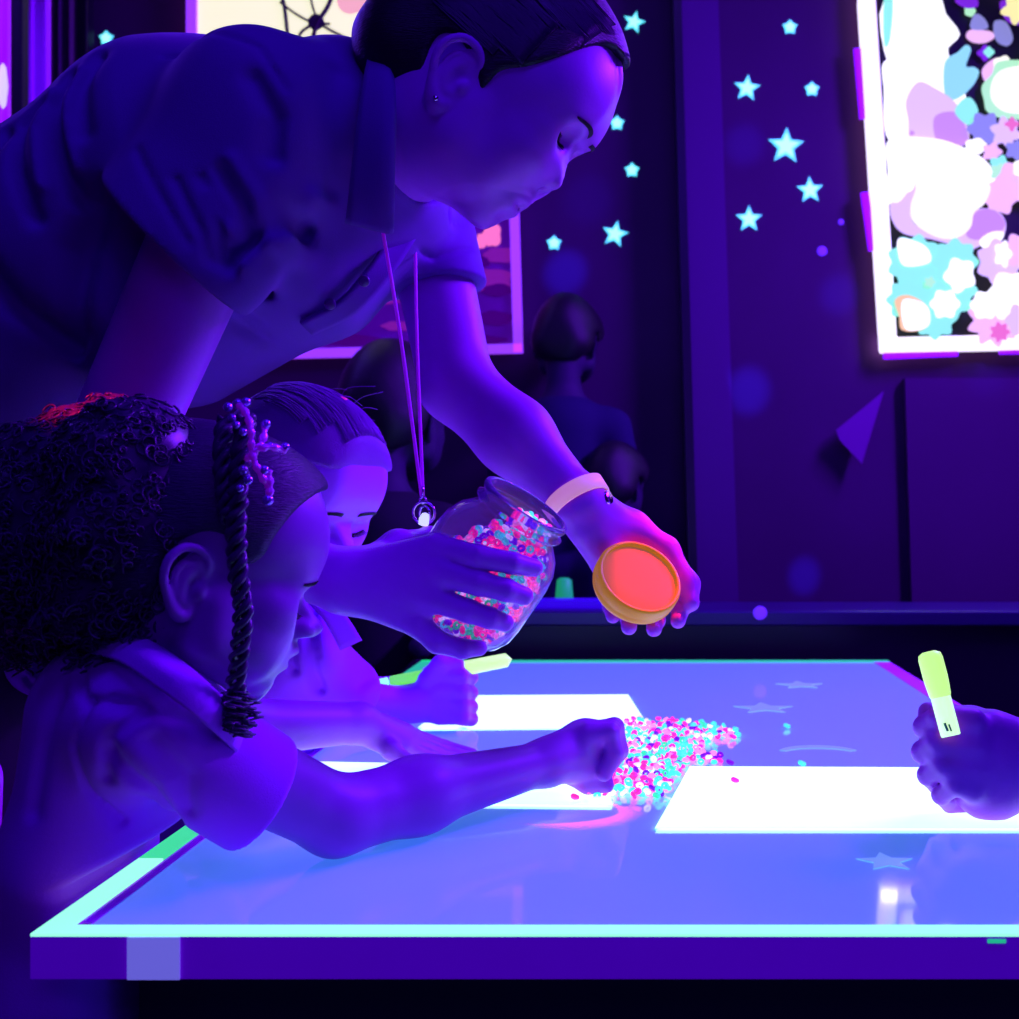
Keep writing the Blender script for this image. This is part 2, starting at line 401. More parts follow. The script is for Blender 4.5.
# ------------------------------------------------------------------ materials of the place
M = {}
M['wall'] = mat('wall_paint', (.07,.004,.085), .75, bump=(60,.15), var=(3,.25))
M['wall_r'] = mat('panel_paint', (.085,.006,.10), .8, bump=(60,.15), var=(3,.2))
M['post'] = mat('post_paint', (.10,.005,.15), .6)
M['dark'] = mat('dark_gloss', (.012,.006,.022), .35)
M['floor'] = mat('dark_carpet', (.02,.008,.03), .95, bump=(300,.6))
M['ceil'] = mat('dark_ceiling', (.03,.02,.04), .9)
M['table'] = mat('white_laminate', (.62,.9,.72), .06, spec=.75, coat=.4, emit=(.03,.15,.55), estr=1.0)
M['apron'] = mat('white_edge_lit', (.98,.04,1.0), .45, var=(30,.08), emit=(.022,.0,.17), estr=1.0)  # strong base and faint emission stand in for light on the front rim
M['recess'] = mat('violet_trim', (.85,.05,.9), .5)
M['tape'] = mat('glow_tape_near', (.15,.5,.15), .6, emit=(.32,1.0,.72), estr=1.1)
M['tape_far'] = mat('glow_tape_far', (.02,.4,.08), .6, emit=(.02,.62,.34), estr=.75)  # dimmer copy: weaker ultraviolet at the far end put into the emission
M['tape_green'] = mat('glow_tape_green', (.03,.5,.08), .6, emit=(.06,.85,.34), estr=.85)
M['masking'] = mat('pale_tape', (.8,.8,.85), .5, emit=(.22,.22,1), estr=.5)
M['paper'] = mat('fluorescent_white_paper', (1,1,1), .8, emit=(.72,1.4,1.8), estr=1.0)
M['star'] = mat('glow_star', (.3,.9,.9), .6, emit=(.10,.80,.78), estr=1.0)
M['star_in'] = mat('glow_star_pale', (.5,.95,.9), .6, emit=(.45,1.0,.85), estr=1.0)
# ------------------------------------------------------------------ shell
WY = 3.0
def wallbox(name, lo, hi, m): return tag(MB().box(lo, hi).build(name, M[m]), kind='structure')
wallbox('floor', (-2.2,-1.2,-.05), (2.4,WY+.15,0), 'floor')
wallbox('ceiling', (-2.2,-1.2,2.7), (2.4,WY+.15,2.75), 'ceil')
wallbox('wall_back', (-2.2,WY,0), (2.4,WY+.1,2.7), 'wall')
wallbox('wall_left', (-2.25,-1.2,0), (-2.2,WY+.1,2.7), 'wall')
wallbox('wall_right', (2.4,-1.2,0), (2.45,WY+.1,2.7), 'wall')
wallbox('wall_front', (-2.2,-1.25,0), (2.4,-1.2,2.7), 'wall')
def lean_strip(name, x0t, x1t, x0b, x1b, yt, yb, Y, th, m, kind='structure'):
    a = [P(x0t,yt,Y), P(x1t,yt,Y), P(x1b,yb,Y), P(x0b,yb,Y)]
    o = MB().prism(a, (0,th,0)).build(name, M[m]); 
    if kind: tag(o, kind=kind)
    return o
lean_strip('trim_1', 677, 713, 700, 742, -160, 700, WY-.06, .058, 'post')
lean_strip('trim_2', 669, 677, 692, 701, -160, 700, WY-.10, .09, 'dark')
lean_strip('trim_3', 905, 1100, 915, 1130, 378, 700, WY-.03, .028, 'wall_r')
# dark counter along the foot of the wall
r = empty('counter', P(600,700,2.4)*V(1,1,0), 'low dark counter behind the far end of the table', 'counter')
zt = P(0,606,2.4)[2]
MB().box((-.345,2.30,.0), (1.6,2.50,zt-.03)).build('cabinet_body', M['dark'], r)
MB().box((-.36,2.28,zt-.03), (1.62,2.51,zt)).build('worktop', mat('worktop', (.03,.01,.10), .3), r, bevel=.004)
c0, c1 = P(526,604,2.36), P(604,604,2.36)
tag(MB().box((c0[0],2.33,zt), (c1[0],2.39,zt+.018)).build('counter_glint', mat('blue_glint_glow', (.02,0,.2), .5, emit=(.025,.0,.62), estr=1.0), bevel=.003), 'blue glint on the dark counter, built as a glowing bar, between the jar and the lid', 'light')  # lit counter edge, its glint built as an emissive bar
c0 = P(564,577,2.45)
tag(MB().lathe([(.018,0),(.020,.004),(.016,.05),(.010,.055),(0,.056)], (c0[0],2.46,zt), (0,0,1), 16).build('green_glow_dot', mat('green_glow', (0,.2,.1), .5, emit=(.01,.26,.12), estr=1.0), smooth=True), 'tiny dim green glowing dot on the dark counter right of the jar', 'lamp')  # small green emissive dot
# ------------------------------------------------------------------ stars
def star(px, py, rad, k, five=True, name='glow_star', rot=0.0):
    c = P(px, py, WY-.003); R = rad/F_PX*WY
    def ring(Rr, n=5, ri=.45 if five else .68): return [c+V(math.sin(rot+i*math.pi/n), 0, math.cos(rot+i*math.pi/n))*(Rr if i%2==0 else Rr*ri) for i in range(2*n)]
    if True:
        o = MB().prism(ring(R)[::-1], (0,.003,0)).build(name, M['star'], bevel=.001)
        q = MB().prism([p+V(0,-.0015,0) for p in ring(R*.68)[::-1]], (0,.001,0)).build('raised_middle', M['star_in'], o)
    else:
        o = MB().lathe([(0,-.006),(R*.6,-.005),(R*.95,-.002),(R,0)], c, (0,1,0), 10).build(name, M['star'], smooth=True)
    tag(o, k, 'star', 'glow stars on the back wall')
star(747,88,14,'medium glow star, uppermost of the larger stars left of the bright collage', rot=.1)
star(786,146,19,'largest glow star on the dark wall left of the bright collage', rot=.05)
star(810,190,14,'medium glow star just below and right of the largest star', rot=-.05)
star(749,219,14,'medium glow star, lowest one between the post and the bright collage', rot=.0)
star(615,234,14,'medium glow star below the woman\'s face, left of the post', rot=.2)
star(634,22,12,'medium glow star beside the woman\'s forehead', rot=.25)
star(790,27,8,'tiny round glow star, topmost one right of the post', False, 'small_glow_star')
star(812,89,8,'tiny round glow star just left of the bright collage', False, 'small_glow_star')
star(617,123,8,'tiny round glow star, upper one in front of the woman\'s nose', False, 'small_glow_star')
star(632,170,8,'tiny round glow star in front of the woman\'s mouth', False, 'small_glow_star')
star(554,243,8,'tiny round glow star under the woman\'s chin beside the framed picture', False, 'small_glow_star')
star(106,38,8,'tiny blue-green glow star over the woman\'s back', False, 'small_glow_star')
M['purple_dot'] = mat('purple_sticker', (.3,.1,.9), .6, emit=(.12,.02,.75), estr=.8)
for (x, y, rr, l) in ((822,251,5,'small violet dot sticker below the stars on the dark wall'), (841,222,3,'tiny violet dot sticker nearest the collage edge'), (760,613,7,'dim blue dot on the edge of the dark counter right of the lid')):
    c = P(x, y, WY-.001 if y < 500 else 2.279); R = rr/F_PX*c[1]
    tag(MB().lathe([(0,-.002),(R*.8,-.0015),(R,0)], c, (0,1,0), 12).build('dot_sticker', M['purple_dot']), l, 'sticker')
# ------------------------------------------------------------------ the three glowing pictures
M['frame_w'] = mat('glowing_white_frame', (.9,.9,1), .5, emit=(.95,.85,1), estr=1.3)
M['frame_v'] = mat('violet_frame', (.6,.2,1), .5, emit=(.36,.05,1), estr=.85)
M['edge_v'] = mat('magenta_clip', (.5,.05,1), .5, emit=(.30,0,.95), estr=.8)
M['black'] = mat('black_board', (.004,.002,.01), .7)
def q2(px, py, Y): return P(px, py, Y)
def strip(mb, p, q, w, Y, th=.02):
    a, b = P(*p, Y), P(*q, Y); t = (b-a)/np.linalg.norm(b-a); n = np.cross(t, (0,1,0))*w/F_PX*Y/2
    mb.prism([a-n, b-n, b+n, a+n], (0,th,0))
PY = WY-.05
pic = empty('collage_picture', P(990,100,PY), 'tall bright picture of glowing cut paper shapes in a white frame, right side', 'picture')
MB().prism([P(872,-330,PY+.02), P(885,-330,PY+.02), P(1190,-330,PY+.02), P(1190,345,PY+.02), P(888,345,PY+.02)], (0,.02,0)).build('backing_board', M['black'], pic)
fm = MB(); strip(fm, (851,-330), (867,0), 16, PY); strip(fm, (867,0), (889,350), 17, PY); strip(fm, (881,345), (1200,338), 15, PY); strip(fm, (1196,-330), (1196,345), 16, PY); strip(fm, (845,-330),(1200,-330),16,PY)
fm.build('frame', M['frame_w'], pic)
for a, b in (((858,48),(864,118)), ((865,192),(873,250)), ((884,355),(958,352)), ((1000,350),(1060,349))):
    c = MB(); strip(c, a, b, 8, PY+.005, .012); c.build('clip', M['edge_v'], pic)
def cm(n, c, e=1.0): return mat(n, tuple(.25*q for q in c), .8, emit=c, estr=e, spec=.1)
CC = dict(white=cm('paper_white', (1,1,1), 1.25), mint=cm('paper_mint', (.30,.95,.72), .95), cyan=cm('paper_cyan', (.32,.80,.90), .9), pink=cm('paper_pink', (.95,.55,.90), .95),
          lilac=cm('paper_lilac', (.62,.30,.95), .9), pale=cm('paper_pale_lilac', (.80,.58,.98), .95), cream=cm('paper_cream', (1,1,.80), 1.1), green=cm('paper_green', (.50,1,.55), .9),
          orange=cm('paper_orange', (1,.62,.30), .95), violet=cm('paper_violet', (.28,.03,.85), .7), steel=cm('paper_steel', (.36,.36,.80), .7), hot=cm('paper_hot_pink', (1,.2,.55), .8), yellow=cm('paper_yellow', (1,.9,.4), 1.0))
nlay = [0]
def cut(name, pts, c, lab=None, closed=True, n=6):
    nlay[0] += 1; Y = PY+.018-.0009*nlay[0]
    pp = spline([V(x, y) for x, y in pts], n, True) if n else pts
    o = MB().prism([P(x, y, Y) for x, y in pp], (0,.0007,0)).build(name, CC[c], pic)
    return tag(o, lab) if lab else o
def blob(x, y, r, c, lobes=7, amp=.12, ph=0, sy=1.0, name='paper_cutout'):
    cut(name, [(x+r*(1+amp*math.cos(lobes*a))*math.cos(a+ph), y+sy*r*(1+amp*math.cos(lobes*a))*math.sin(a+ph)) for a in np.linspace(0, 2*math.pi, lobes*4, endpoint=False)], c, n=2)
cut('paper_cutout', [(884,0),(936,-4),(946,14),(960,34),(948,48),(946,62),(900,70),(884,50)], 'white', n=3)
cut('paper_cutout', [(884,-2),(893,0),(890,40),(884,44)], 'mint', n=3)
cut('paper_cutout', [(886,60),(930,56),(952,70),(965,92),(962,120),(930,140),(889,140),(884,90)], 'white')
cut('paper_hand', [(945,62),(958,52),(966,45),(971,50),(966,66),(974,67),(979,72),(974,84),(962,96),(950,100),(944,90)], 'cyan', 'pale blue cut paper hand')
cut('paper_cutout', [(918,82),(935,88),(955,102),(966,122),(968,142),(945,148),(912,148),(908,120),(906,100)], 'pale')
cut('paper_cutout', [(934,118),(955,112),(966,128),(966,144),(940,147)], 'lilac')
cut('paper_leaf', [(955,112),(962,100),(971,98),(978,110),(976,124),(966,124)], 'mint', 'mint paper leaf')
blob(912,133,2.5,'lilac',3,.1)
cut('paper_cutout', [(980,30),(992,32),(994,38),(984,43),(972,42),(966,36),(970,30)], 'pink')
cut('paper_cutout', [(975,14),(984,18),(988,28),(976,30),(970,26)], 'steel'); cut('paper_cutout', [(994,22),(1006,22),(1013,38),(1007,46),(996,40)], 'steel')
blob(970,11,5.5,'green',5,.06); cut('paper_cutout', [(955,0),(974,-4),(978,6),(966,8)], 'violet')
cut('paper_cutout', [(1000,2),(1019,0),(1040,10),(1030,24),(1008,22)], 'violet'); blob(1016,9,13,'yellow',5,.25,.4)
blob(985,53,7,'violet',4,.2); blob(989,52,5,'mint',4,.15)
cut('paper_cutout', [(982,70),(996,58),(1012,62),(1016,78),(1000,90),(988,86)], 'pink'); blob(1003,66,10,'cream',5,.1)
cut('paper_flower', [(982,86),(992,74),(998,62),(1022,60),(1050,62),(1060,90),(1040,115),(1008,119),(988,112),(984,100)], 'green', 'pale green paper flower')
cut('paper_cutout', [(992,82),(1002,70),(1024,66),(1048,72),(1048,100),(1030,112),(1006,112),(992,100)], 'cream')
blob(985,129,16,'steel',6,.16); blob(1006,132,14,'pale',6,.2,.3); blob(976,146,11,'white',5,.08,0,.7); blob(992,152,9,'pink',5,.2); blob(1015,150,9,'steel',5,.2); blob(1012,124,6,'hot',4,.3); blob(1000,166,10,'mint',5,.18)
cut('paper_cutout', [(889,140),(930,138),(960,146),(985,160),(996,178),(984,186),(960,200),(892,206),(888,170)], 'white')
blob(999,172,8,'green',5,.2); blob(1016,182,20,'pink',6,.10); blob(1000,198,16,'pink',6,.14); blob(1022,168,9,'cream',5,.1)
cut('paper_cutout', [(890,205),(900,195),(912,190),(916,180),(922,182),(916,200),(912,220),(930,232),(955,238),(972,222),(974,210),(996,210),(1006,224),(1000,240),(980,246),(960,258),(946,272),(940,270),(952,248),(935,240),(905,234),(893,222)], 'pale')
cut('paper_cutout', [(976,212),(994,210),(1005,222),(1000,232),(980,240),(966,234)], 'lilac')
cut('paper_cutout', [(888,196),(896,168),(912,160),(918,176),(910,188),(898,202)], 'white')
cut('paper_flower', [(918,176),(950,168),(975,176),(990,186),(984,204),(974,212),(970,228),(955,238),(935,236),(914,222),(911,206),(916,190)], 'cream', 'big cream paper blossom')
cut('paper_cutout', [(980,240),(992,232),(1004,233),(998,244),(984,248)], 'white')
blob(915,262,26,'mint',9,.10); blob(945,290,30,'mint',10,.10); blob(908,300,20,'mint',8,.12); blob(955,262,22,'mint',8,.12); blob(935,318,20,'mint',8,.12)
cut('paper_cutout', [(900,238),(925,246),(930,262),(905,266),(898,252)], 'white'); blob(960,275,15,'white',5,.14,.5,1.1); blob(945,304,14,'white',6,.12)
cut('paper_cutout', [(895,300),(908,295),(925,304),(930,320),(922,330),(902,330),(899,316)], 'orange'); cut('paper_cutout', [(903,300),(926,305),(930,322),(922,329),(905,328)], 'white')
blob(930,282,5,'green',5,.2); blob(1000,262,22,'pale',7,.12); blob(1020,250,16,'pink',6,.15); blob(994,320,24,'pink',9,.16); blob(985,305,14,'white',6,.1); blob(1012,296,24,'white',6,.1); blob(1016,288,13,'cream',5,.12); blob(1000,332,9,'hot',7,.2); blob(1022,320,16,'pale',6,.12); blob(1003,254,8,'white',5,.2,0,1.5)
for i in range(14):
    blob(1050+45*rng.rand()*2, 20+300*rng.rand(), 14+14*rng.rand(), ['pink','white','mint','pale','cream','cyan'][i%6], 6, .14)
for i in range(12):
    blob(900+180*rng.rand(), -300+280*rng.rand(), 16+14*rng.rand(), ['pink','mint','white','pale','cream','cyan'][i%6], 6, .14)
# left picture: pale glowing print with dark twigs
pic = empty('glowing_print', P(290,-40,PY), 'cream glowing picture with dark twigs and a violet frame above the woman\'s back', 'picture')
MB().prism([P(198,-230,PY+.01), P(392,-230,PY+.01), P(392,60,PY+.01), P(198,60,PY+.01)], (0,.01,0)).build('print_sheet', mat('cream_print', (.5,.5,.2), .9, emit=(1,.97,.68), estr=.95, spec=0), pic)
fm = MB()
for a, b in (((191,-236),(191,66)), ((398,-236),(398,66)), ((185,-236),(404,-236)), ((185,66),(404,66))): strip(fm, a, b, 10, PY, .02)
fm.build('frame', M['frame_v'], pic)
tw = MB()
for pts, w in (([(278,-20),(284,5),(287,30),(290,60)], 2.0), ([(280,2),(296,14),(312,22),(330,24)], 1.3), ([(308,-20),(312,4),(318,22)], 1.3), ([(336,-15),(328,6),(318,22),(312,40)], 2.2), ([(318,22),(330,30),(350,40)], 1.5), ([(318,22),(300,34),(296,60)], 1.5)):
    tw.tube(spline([P(x, y, PY+.006) for x, y in pts], 5), w/F_PX*PY, 6)
tw.build('twigs', mat('dark_twig', (.05,.01,.05), .7), pic, True)
MB().lathe([(0,-.004),(.016,-.003),(.022,0)], P(316,22,PY+.008), (0,1,0), 9).build('twig_knot', mat('dark_knot', (.05,.01,.06), .7), pic, True)
tw = MB(); tw.prism([P(x, y, PY+.0095) for x, y in spline([V(340,-10),V(365,-14),V(372,4),V(350,14),V(338,6)], 5, True)], (0,.0004,0)); tw.build('pink_smudge', cm('print_pink', (1,.45,.55), .9), pic)
# middle picture behind the arm
pic = empty('framed_picture', P(400,280,PY), 'violet framed dim purple and pink picture behind the woman\'s far arm', 'picture')
MB().prism([P(180,74,PY+.012), P(511,74,PY+.012), P(519,350,PY+.012), P(180,356,PY+.012)], (0,.01,0)).build('picture_sheet', mat('purple_print', (.2,.02,.25), .7, emit=(.03,0,.12), estr=1, var=(9,.7)), pic)
fm = MB(); strip(fm, (510,74), (518,352), 9, PY); strip(fm, (180,356), (522,348), 9, PY); strip(fm, (180,78), (180,356), 9, PY); strip(fm, (176,78), (514,78), 9, PY); fm.build('frame', M['frame_v'], pic)
CC['mag'] = cm('print_magenta', (.26,.01,.40), .7); CC['dim'] = cm('print_violet', (.07,.0,.20), .7); CC['rose'] = cm('print_rose', (1,.18,.52), 1.0)
nl = 0
for x, y, rx, ry, c in ((380,298,30,7,'mag'),(400,326,18,5,'mag'),(350,340,30,6,'dim'),(430,300,30,12,'dim'),(488,280,24,12,'mag'),(495,318,20,7,'dim'),(480,340,26,5,'dim'),(498,290,16,6,'dim'),(492,235,9,12,'rose'),(481,241,5,8,'rose'),(500,255,16,8,'mag'),(470,262,20,6,'dim')):
    nl += 1; ph = rng.rand()*6
    MB().prism([P(x+rx*(1+.12*math.sin(5*a+ph))*math.cos(a), y+ry*(1+.12*math.sin(4*a+ph))*math.sin(a), PY+.0115-.0004*nl) for a in np.linspace(0, 2*math.pi, 28, endpoint=False)], (0,.0003,0)).build('painted_patch', CC[c], pic)
# ------------------------------------------------------------------ far left: lamp tube, dark post, hanging panels
t = empty('tube_lamp', P(2,100,2.5)*V(1,1,0), 'tall glowing magenta tube lamp at the far left edge', 'lamp')
c = P(1,0,2.5)
MB().lathe([(.024,.10),(.024,2.3)], (c[0],c[1],0), (0,0,1), 24, True).build('glowing_tube', mat('magenta_glow', (.1,.0,.2), .5, emit=(.30,0,1), estr=1.0), t, True)
MB().lathe([(.028,0),(.028,.04),(.026,.06),(.025,.10)], (c[0],c[1],0), (0,0,1), 24, True).build('base', M['dark'], t)
MB().lathe([(.03,2.3),(.03,2.36)], (c[0],c[1],0), (0,0,1), 24, True).build('cap', M['dark'], t)
MB().lathe([(0,-.05),(.006,-.04),(.010,0),(.006,.04),(0,.05)], P(3,86,2.465), (0,0,1), 16).build('bulb', mat('lamp_bulb', (1,1,1), .3, emit=(.6,.5,1), estr=1.2), t, True)
def panel(name, x0, x1, Y, th, m, lab, cat, z1=2.68):
    a, b = P(x0,0,Y)[0], P(x1,0,Y)[0]
    o = MB().box((a,Y,0.0), (b,Y+th,z1)).build(name, m, bevel=.004); return tag(o, lab, cat)
panel('dark_pole', 10, 22, 2.45, .03, M['black'], 'narrow black upright pole beside the magenta tube lamp', 'pole')
def curtain(x0, x1, Y, m, lab, n=3):
    a, b = P(x0,0,Y)[0], P(x1,0,Y)[0]; mb = MB(); N = 40
    top = [(a+(b-a)*i/N, Y+.012*math.sin(i/N*n*2*math.pi)) for i in range(N+1)]
    v = [(x, y, z) for z in (.02, 2.66) for x, y in top]; f = [(i, i+1, N+2+i, N+1+i) for i in range(N)]
    mb.add(v, f); o = mb.build('curtain', m, None, True); s = o.modifiers.new('thickness', 'SOLIDIFY'); s.thickness = .006
    return tag(o, lab, 'curtain')
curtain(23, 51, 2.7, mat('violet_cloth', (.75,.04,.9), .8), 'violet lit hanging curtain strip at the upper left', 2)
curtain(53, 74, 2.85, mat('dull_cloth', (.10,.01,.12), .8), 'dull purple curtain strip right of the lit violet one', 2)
panel('dark_post', 76, 87, 2.9, .04, M['dark'], 'dark upright post left of the small blue-green star', 'post')
# pennant on the wall right
pn = MB(); pn.prism([P(x, y, WY-.05) for x, y in ((884,391),(836,430),(839,440),(862,464))][::-1], (0,.004,0))
tag(pn.build('paper_triangle', mat('violet_card', (.22,.01,.28), .7), bevel=.001), 'dim violet paper triangle on the dark wall below the bright collage', 'paper')
# ------------------------------------------------------------------ the table
TX0, TX1, TY0, TY1, TZ = -.401, .468, .760, 2.147, .55
tb = empty('light_table', ((TX0+TX1)/2, (TY0+TY1)/2, 0), 'low white glossy play table edged with glowing blue-green tape', 'table')
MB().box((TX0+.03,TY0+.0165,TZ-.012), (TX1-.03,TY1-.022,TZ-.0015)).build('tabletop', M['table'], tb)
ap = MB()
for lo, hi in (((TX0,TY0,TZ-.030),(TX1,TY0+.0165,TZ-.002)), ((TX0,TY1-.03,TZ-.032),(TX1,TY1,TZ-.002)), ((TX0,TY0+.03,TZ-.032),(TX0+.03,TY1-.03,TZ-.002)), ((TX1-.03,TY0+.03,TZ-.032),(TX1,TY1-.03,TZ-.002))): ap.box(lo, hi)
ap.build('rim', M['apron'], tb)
MB().box((TX0,TY0,TZ-.002), (TX1,TY0+.0165,TZ)).build('front_tape', M['tape'], tb)
MB().box((TX0,TY0+.0165,TZ-.002), (TX0+.020,.925,TZ)).build('side_tape', M['tape'], tb)
MB().box((TX0,.925,TZ-.002), (TX0+.020,1.60,TZ)).build('side_tape', M['tape_green'], tb)
MB().box((TX0,1.60,TZ-.002), (TX0+.020,TY1,TZ)).build('side_tape', M['tape_far'], tb)
MB().box((TX0,TY1-.022,TZ-.002), (TX1,TY1,TZ)).build('back_tape', M['tape_far'], tb)
for x0, x1 in ((TX0+.024, TX0+.031), (TX1-.03, TX1-.001)):
    MB().box((x0,TY0+.022,TZ-.002), (x1,TY1-.022,TZ-.0006)).build('violet_edge_strip', M['recess'], tb)
MB().box((P(128,0,TY0)[0], TY0-.0015, TZ-.030), (P(180,0,TY0)[0], TY0, TZ-.002)).build('tape_patch', M['masking'], tb)
MB().box((P(942,0,TY0)[0]+.03, TY0-.001, TZ-.006), (P(948,0,TY0)[0]+.038, TY0, TZ-.0035)).build('glow_speck', M['tape_far'], tb)
for x in (TX0+.05, TX1-.05):
    for y in (TY0+.16, TY1-.06):
        MB().box((x-.022,y-.022,0), (x+.022,y+.022,TZ-.032)).build('leg', M['dark'], tb, bevel=.003)
MB().box((TX0+.02,TY0+.12,.40), (TX1-.02,TY1-.05,TZ-.034)).build('light_box', M['dark'], tb)
# glow star stickers lying on the tabletop
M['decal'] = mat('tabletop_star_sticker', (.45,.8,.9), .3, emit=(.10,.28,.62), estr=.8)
def tpt(px, py, lift=0):
    Y = F_PX*(CAMZ-TZ)/(py-CY); q = P(px, py, Y); q[2] = TZ+lift; return q
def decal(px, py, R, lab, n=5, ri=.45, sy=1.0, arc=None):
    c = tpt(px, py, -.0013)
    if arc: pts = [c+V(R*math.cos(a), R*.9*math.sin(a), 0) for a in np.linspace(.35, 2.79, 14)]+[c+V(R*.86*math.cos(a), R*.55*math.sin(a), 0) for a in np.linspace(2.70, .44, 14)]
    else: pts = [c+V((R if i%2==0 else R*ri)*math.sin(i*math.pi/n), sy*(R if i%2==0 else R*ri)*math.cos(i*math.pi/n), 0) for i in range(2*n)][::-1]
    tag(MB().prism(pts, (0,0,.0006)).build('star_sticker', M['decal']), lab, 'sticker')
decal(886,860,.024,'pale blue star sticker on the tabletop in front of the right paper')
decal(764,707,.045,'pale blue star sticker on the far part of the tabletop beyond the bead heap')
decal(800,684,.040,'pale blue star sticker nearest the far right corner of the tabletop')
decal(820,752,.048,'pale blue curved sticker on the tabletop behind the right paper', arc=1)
# ------------------------------------------------------------------ papers
def tpt(px, py, lift=0):
    Y = F_PX*(CAMZ-TZ)/(py-CY); q = P(px, py, Y); q[2] = TZ+lift; return q
def sheet(pix, lab, lift=.0004):
    o = MB().prism([tpt(x, y, lift) for x, y in pix], (0,0,.0006)).build('paper_sheet', M['paper']); return tag(o, lab, 'paper')
sheet([(655,829),(1120,829),(1080,769),(690,767)], 'white glowing paper sheet at the right under the hand with the highlighter')
sheet([(418,728),(648,726),(628,695),(462,696)], 'white glowing paper sheet further back behind the bead pile')
sheet([(262,802),(612,806),(606,768),(300,762)], 'white glowing paper sheet under the arms of the child in front')
# ================================================================== people
M['skin_w'] = mat('skin_adult', (.58,.07,.74), .42, bump=(350,.10), spec=.3)
M['skin_g'] = mat('skin_child_front', (.36,.055,.50), .42, bump=(350,.08), spec=.3)
M['skin_b'] = mat('skin_child_back', (.60,.06,.95), .45, bump=(350,.08), spec=.3)
M['skin_r'] = mat('skin_child_right', (.40,.04,.55), .42, bump=(350,.10), spec=.3)
M['hair'] = mat('black_hair', (.012,.004,.016), .42, bump=(160,.6,(1,1,6)))
M['curl'] = mat('curly_hair', (.07,.012,.11), .36)
M['hair_b'] = mat('light_hair', (.30,.02,.50), .5, bump=(140,.7,(8,8,1)))
M['shirt_w'] = mat('navy_polo_cloth', (.16,.004,.36), .8, bump=(900,.25), sheen=.1)
M['shirt_g'] = mat('pale_polo_cloth', (.60,.008,.88), .8, bump=(900,.25), sheen=.1)
M['shirt_b'] = mat('pale_shirt_cloth', (.45,.006,.90), .8, bump=(700,.25))
M['trouser'] = mat('dark_trouser_cloth', (.010,.001,.022), .9, bump=(600,.3))
M['lash'] = mat('lash', (.01,.002,.012), .6)
M['shoe'] = mat('shoe', (.02,.01,.03), .5)
J = lambda l: [P(*q) for q in l]
def person(name, base, lab, grp=None):
    return empty(name, (base[0], base[1], 0), lab, 'person', grp)
def lower(parent, hip, knees, feet, r, m, shoes=True, lo=None):
    ops = [('add', cap(hip+V(0,-.05,0), hip+V(0,.05,0), r*1.25, r*1.25), .02)]
    for s, (k, f) in zip((-1, 1), zip(knees, feet)):
        ops += [('add', cap(hip+V(0,s*.07,-.02), k, r, r*.75), .03), ('add', cap(k, f+V(0,0,.07), r*.72, r*.5), .02)]
    a, b = bounds([hip]+list(knees)+list(feet), r*1.6)
    ops.append(('int', plane((0,0,.045), (0,0,-1)), .0))
    skin_obj('trousers', ops, [(a, b, .006)], m, parent)
    for f in feet:
        o = [('add', cap(f+V(-.02,0,.04), f+V(.11 if True else 0,0,.03), .04, .034, (0,1,0), .9), 0), ('int', plane((0,0,.001), (0,0,-1)), 0)]
        skin_obj('shoe', o, [(f-V(.1,.08,.02), f+V(.2,.08,.12), .004)], M['shoe'], parent)
# ------------------------------------------------------------------ the woman
WH = P(477, 114, 1.02); WP, WS = 40, .93
def w2c(px, py):
    k = F_PX/1.02; du = (px-477)/k; dv = -(py-114)/k; a = math.radians(WP)
    return ((du*math.cos(a)-dv*math.sin(a))/WS, (du*math.sin(a)+dv*math.cos(a))/WS)
WL = dict(ADULT)
for k_, p_ in dict(throat=(446,196), menton=(478,227.5), chin=(492,224), mlab=(502,216), llip=(514,213), sto=(519.5,207), ulip=(530.5,204), sub=(536,195), base=(544,192),
                   tip=(561,186), bridge=(565,164), nas=(575,148), gla=(594,138.5), fore=(612,114), hairl=(624,74), top1=(606,20), vertex=(545,-40), top2=(455,-48), occ=(385,10), occ2=(372,75), nape=(392,130)).items(): WL[k_] = w2c(*p_)
WL['eo'] = (-.009, .0065)
wf = Frame(WH, rotm(WP, 0, 0), WS)
wsh, wel, wwr = P(258,120,.975), P(95,492,1.0), P(338,580,1.0)
fsh, fel, fwr = P(419,200,1.26), P(457,385,1.17), P(578,502,1.14)
W = head_ops(WL, wf)
neck0 = wf.w((-.018,0,-.035)); W += [('add', cap(neck0, P(350,125,1.10), .056, .062), .03)]
W += [('add', cap(P(345,160,1.11), P(190,215,1.12), .090, .100, (0,1,0), 1.4), .04), ('add', cap(P(190,215,1.12), P(-150,450,1.13), .100, .115, (0,1,0), 1.25), .04)]
W += [('add', cap(P(330,145,1.07), wsh, .045, .042), .04), ('add', cap(wsh, wel, .046, .040), .02), ('add', cap(wel, wwr, .041, .0265), .012)]
W += [('add', cap(P(375,150,1.18), fsh, .05, .044), .03), ('add', cap(fsh, fel, .043, .0375), .02), ('add', cap(fel, P(515,437,1.155), .0375, .0365), .012), ('add', cap(P(515,437,1.155), fwr, .0365, .0245), .02)]
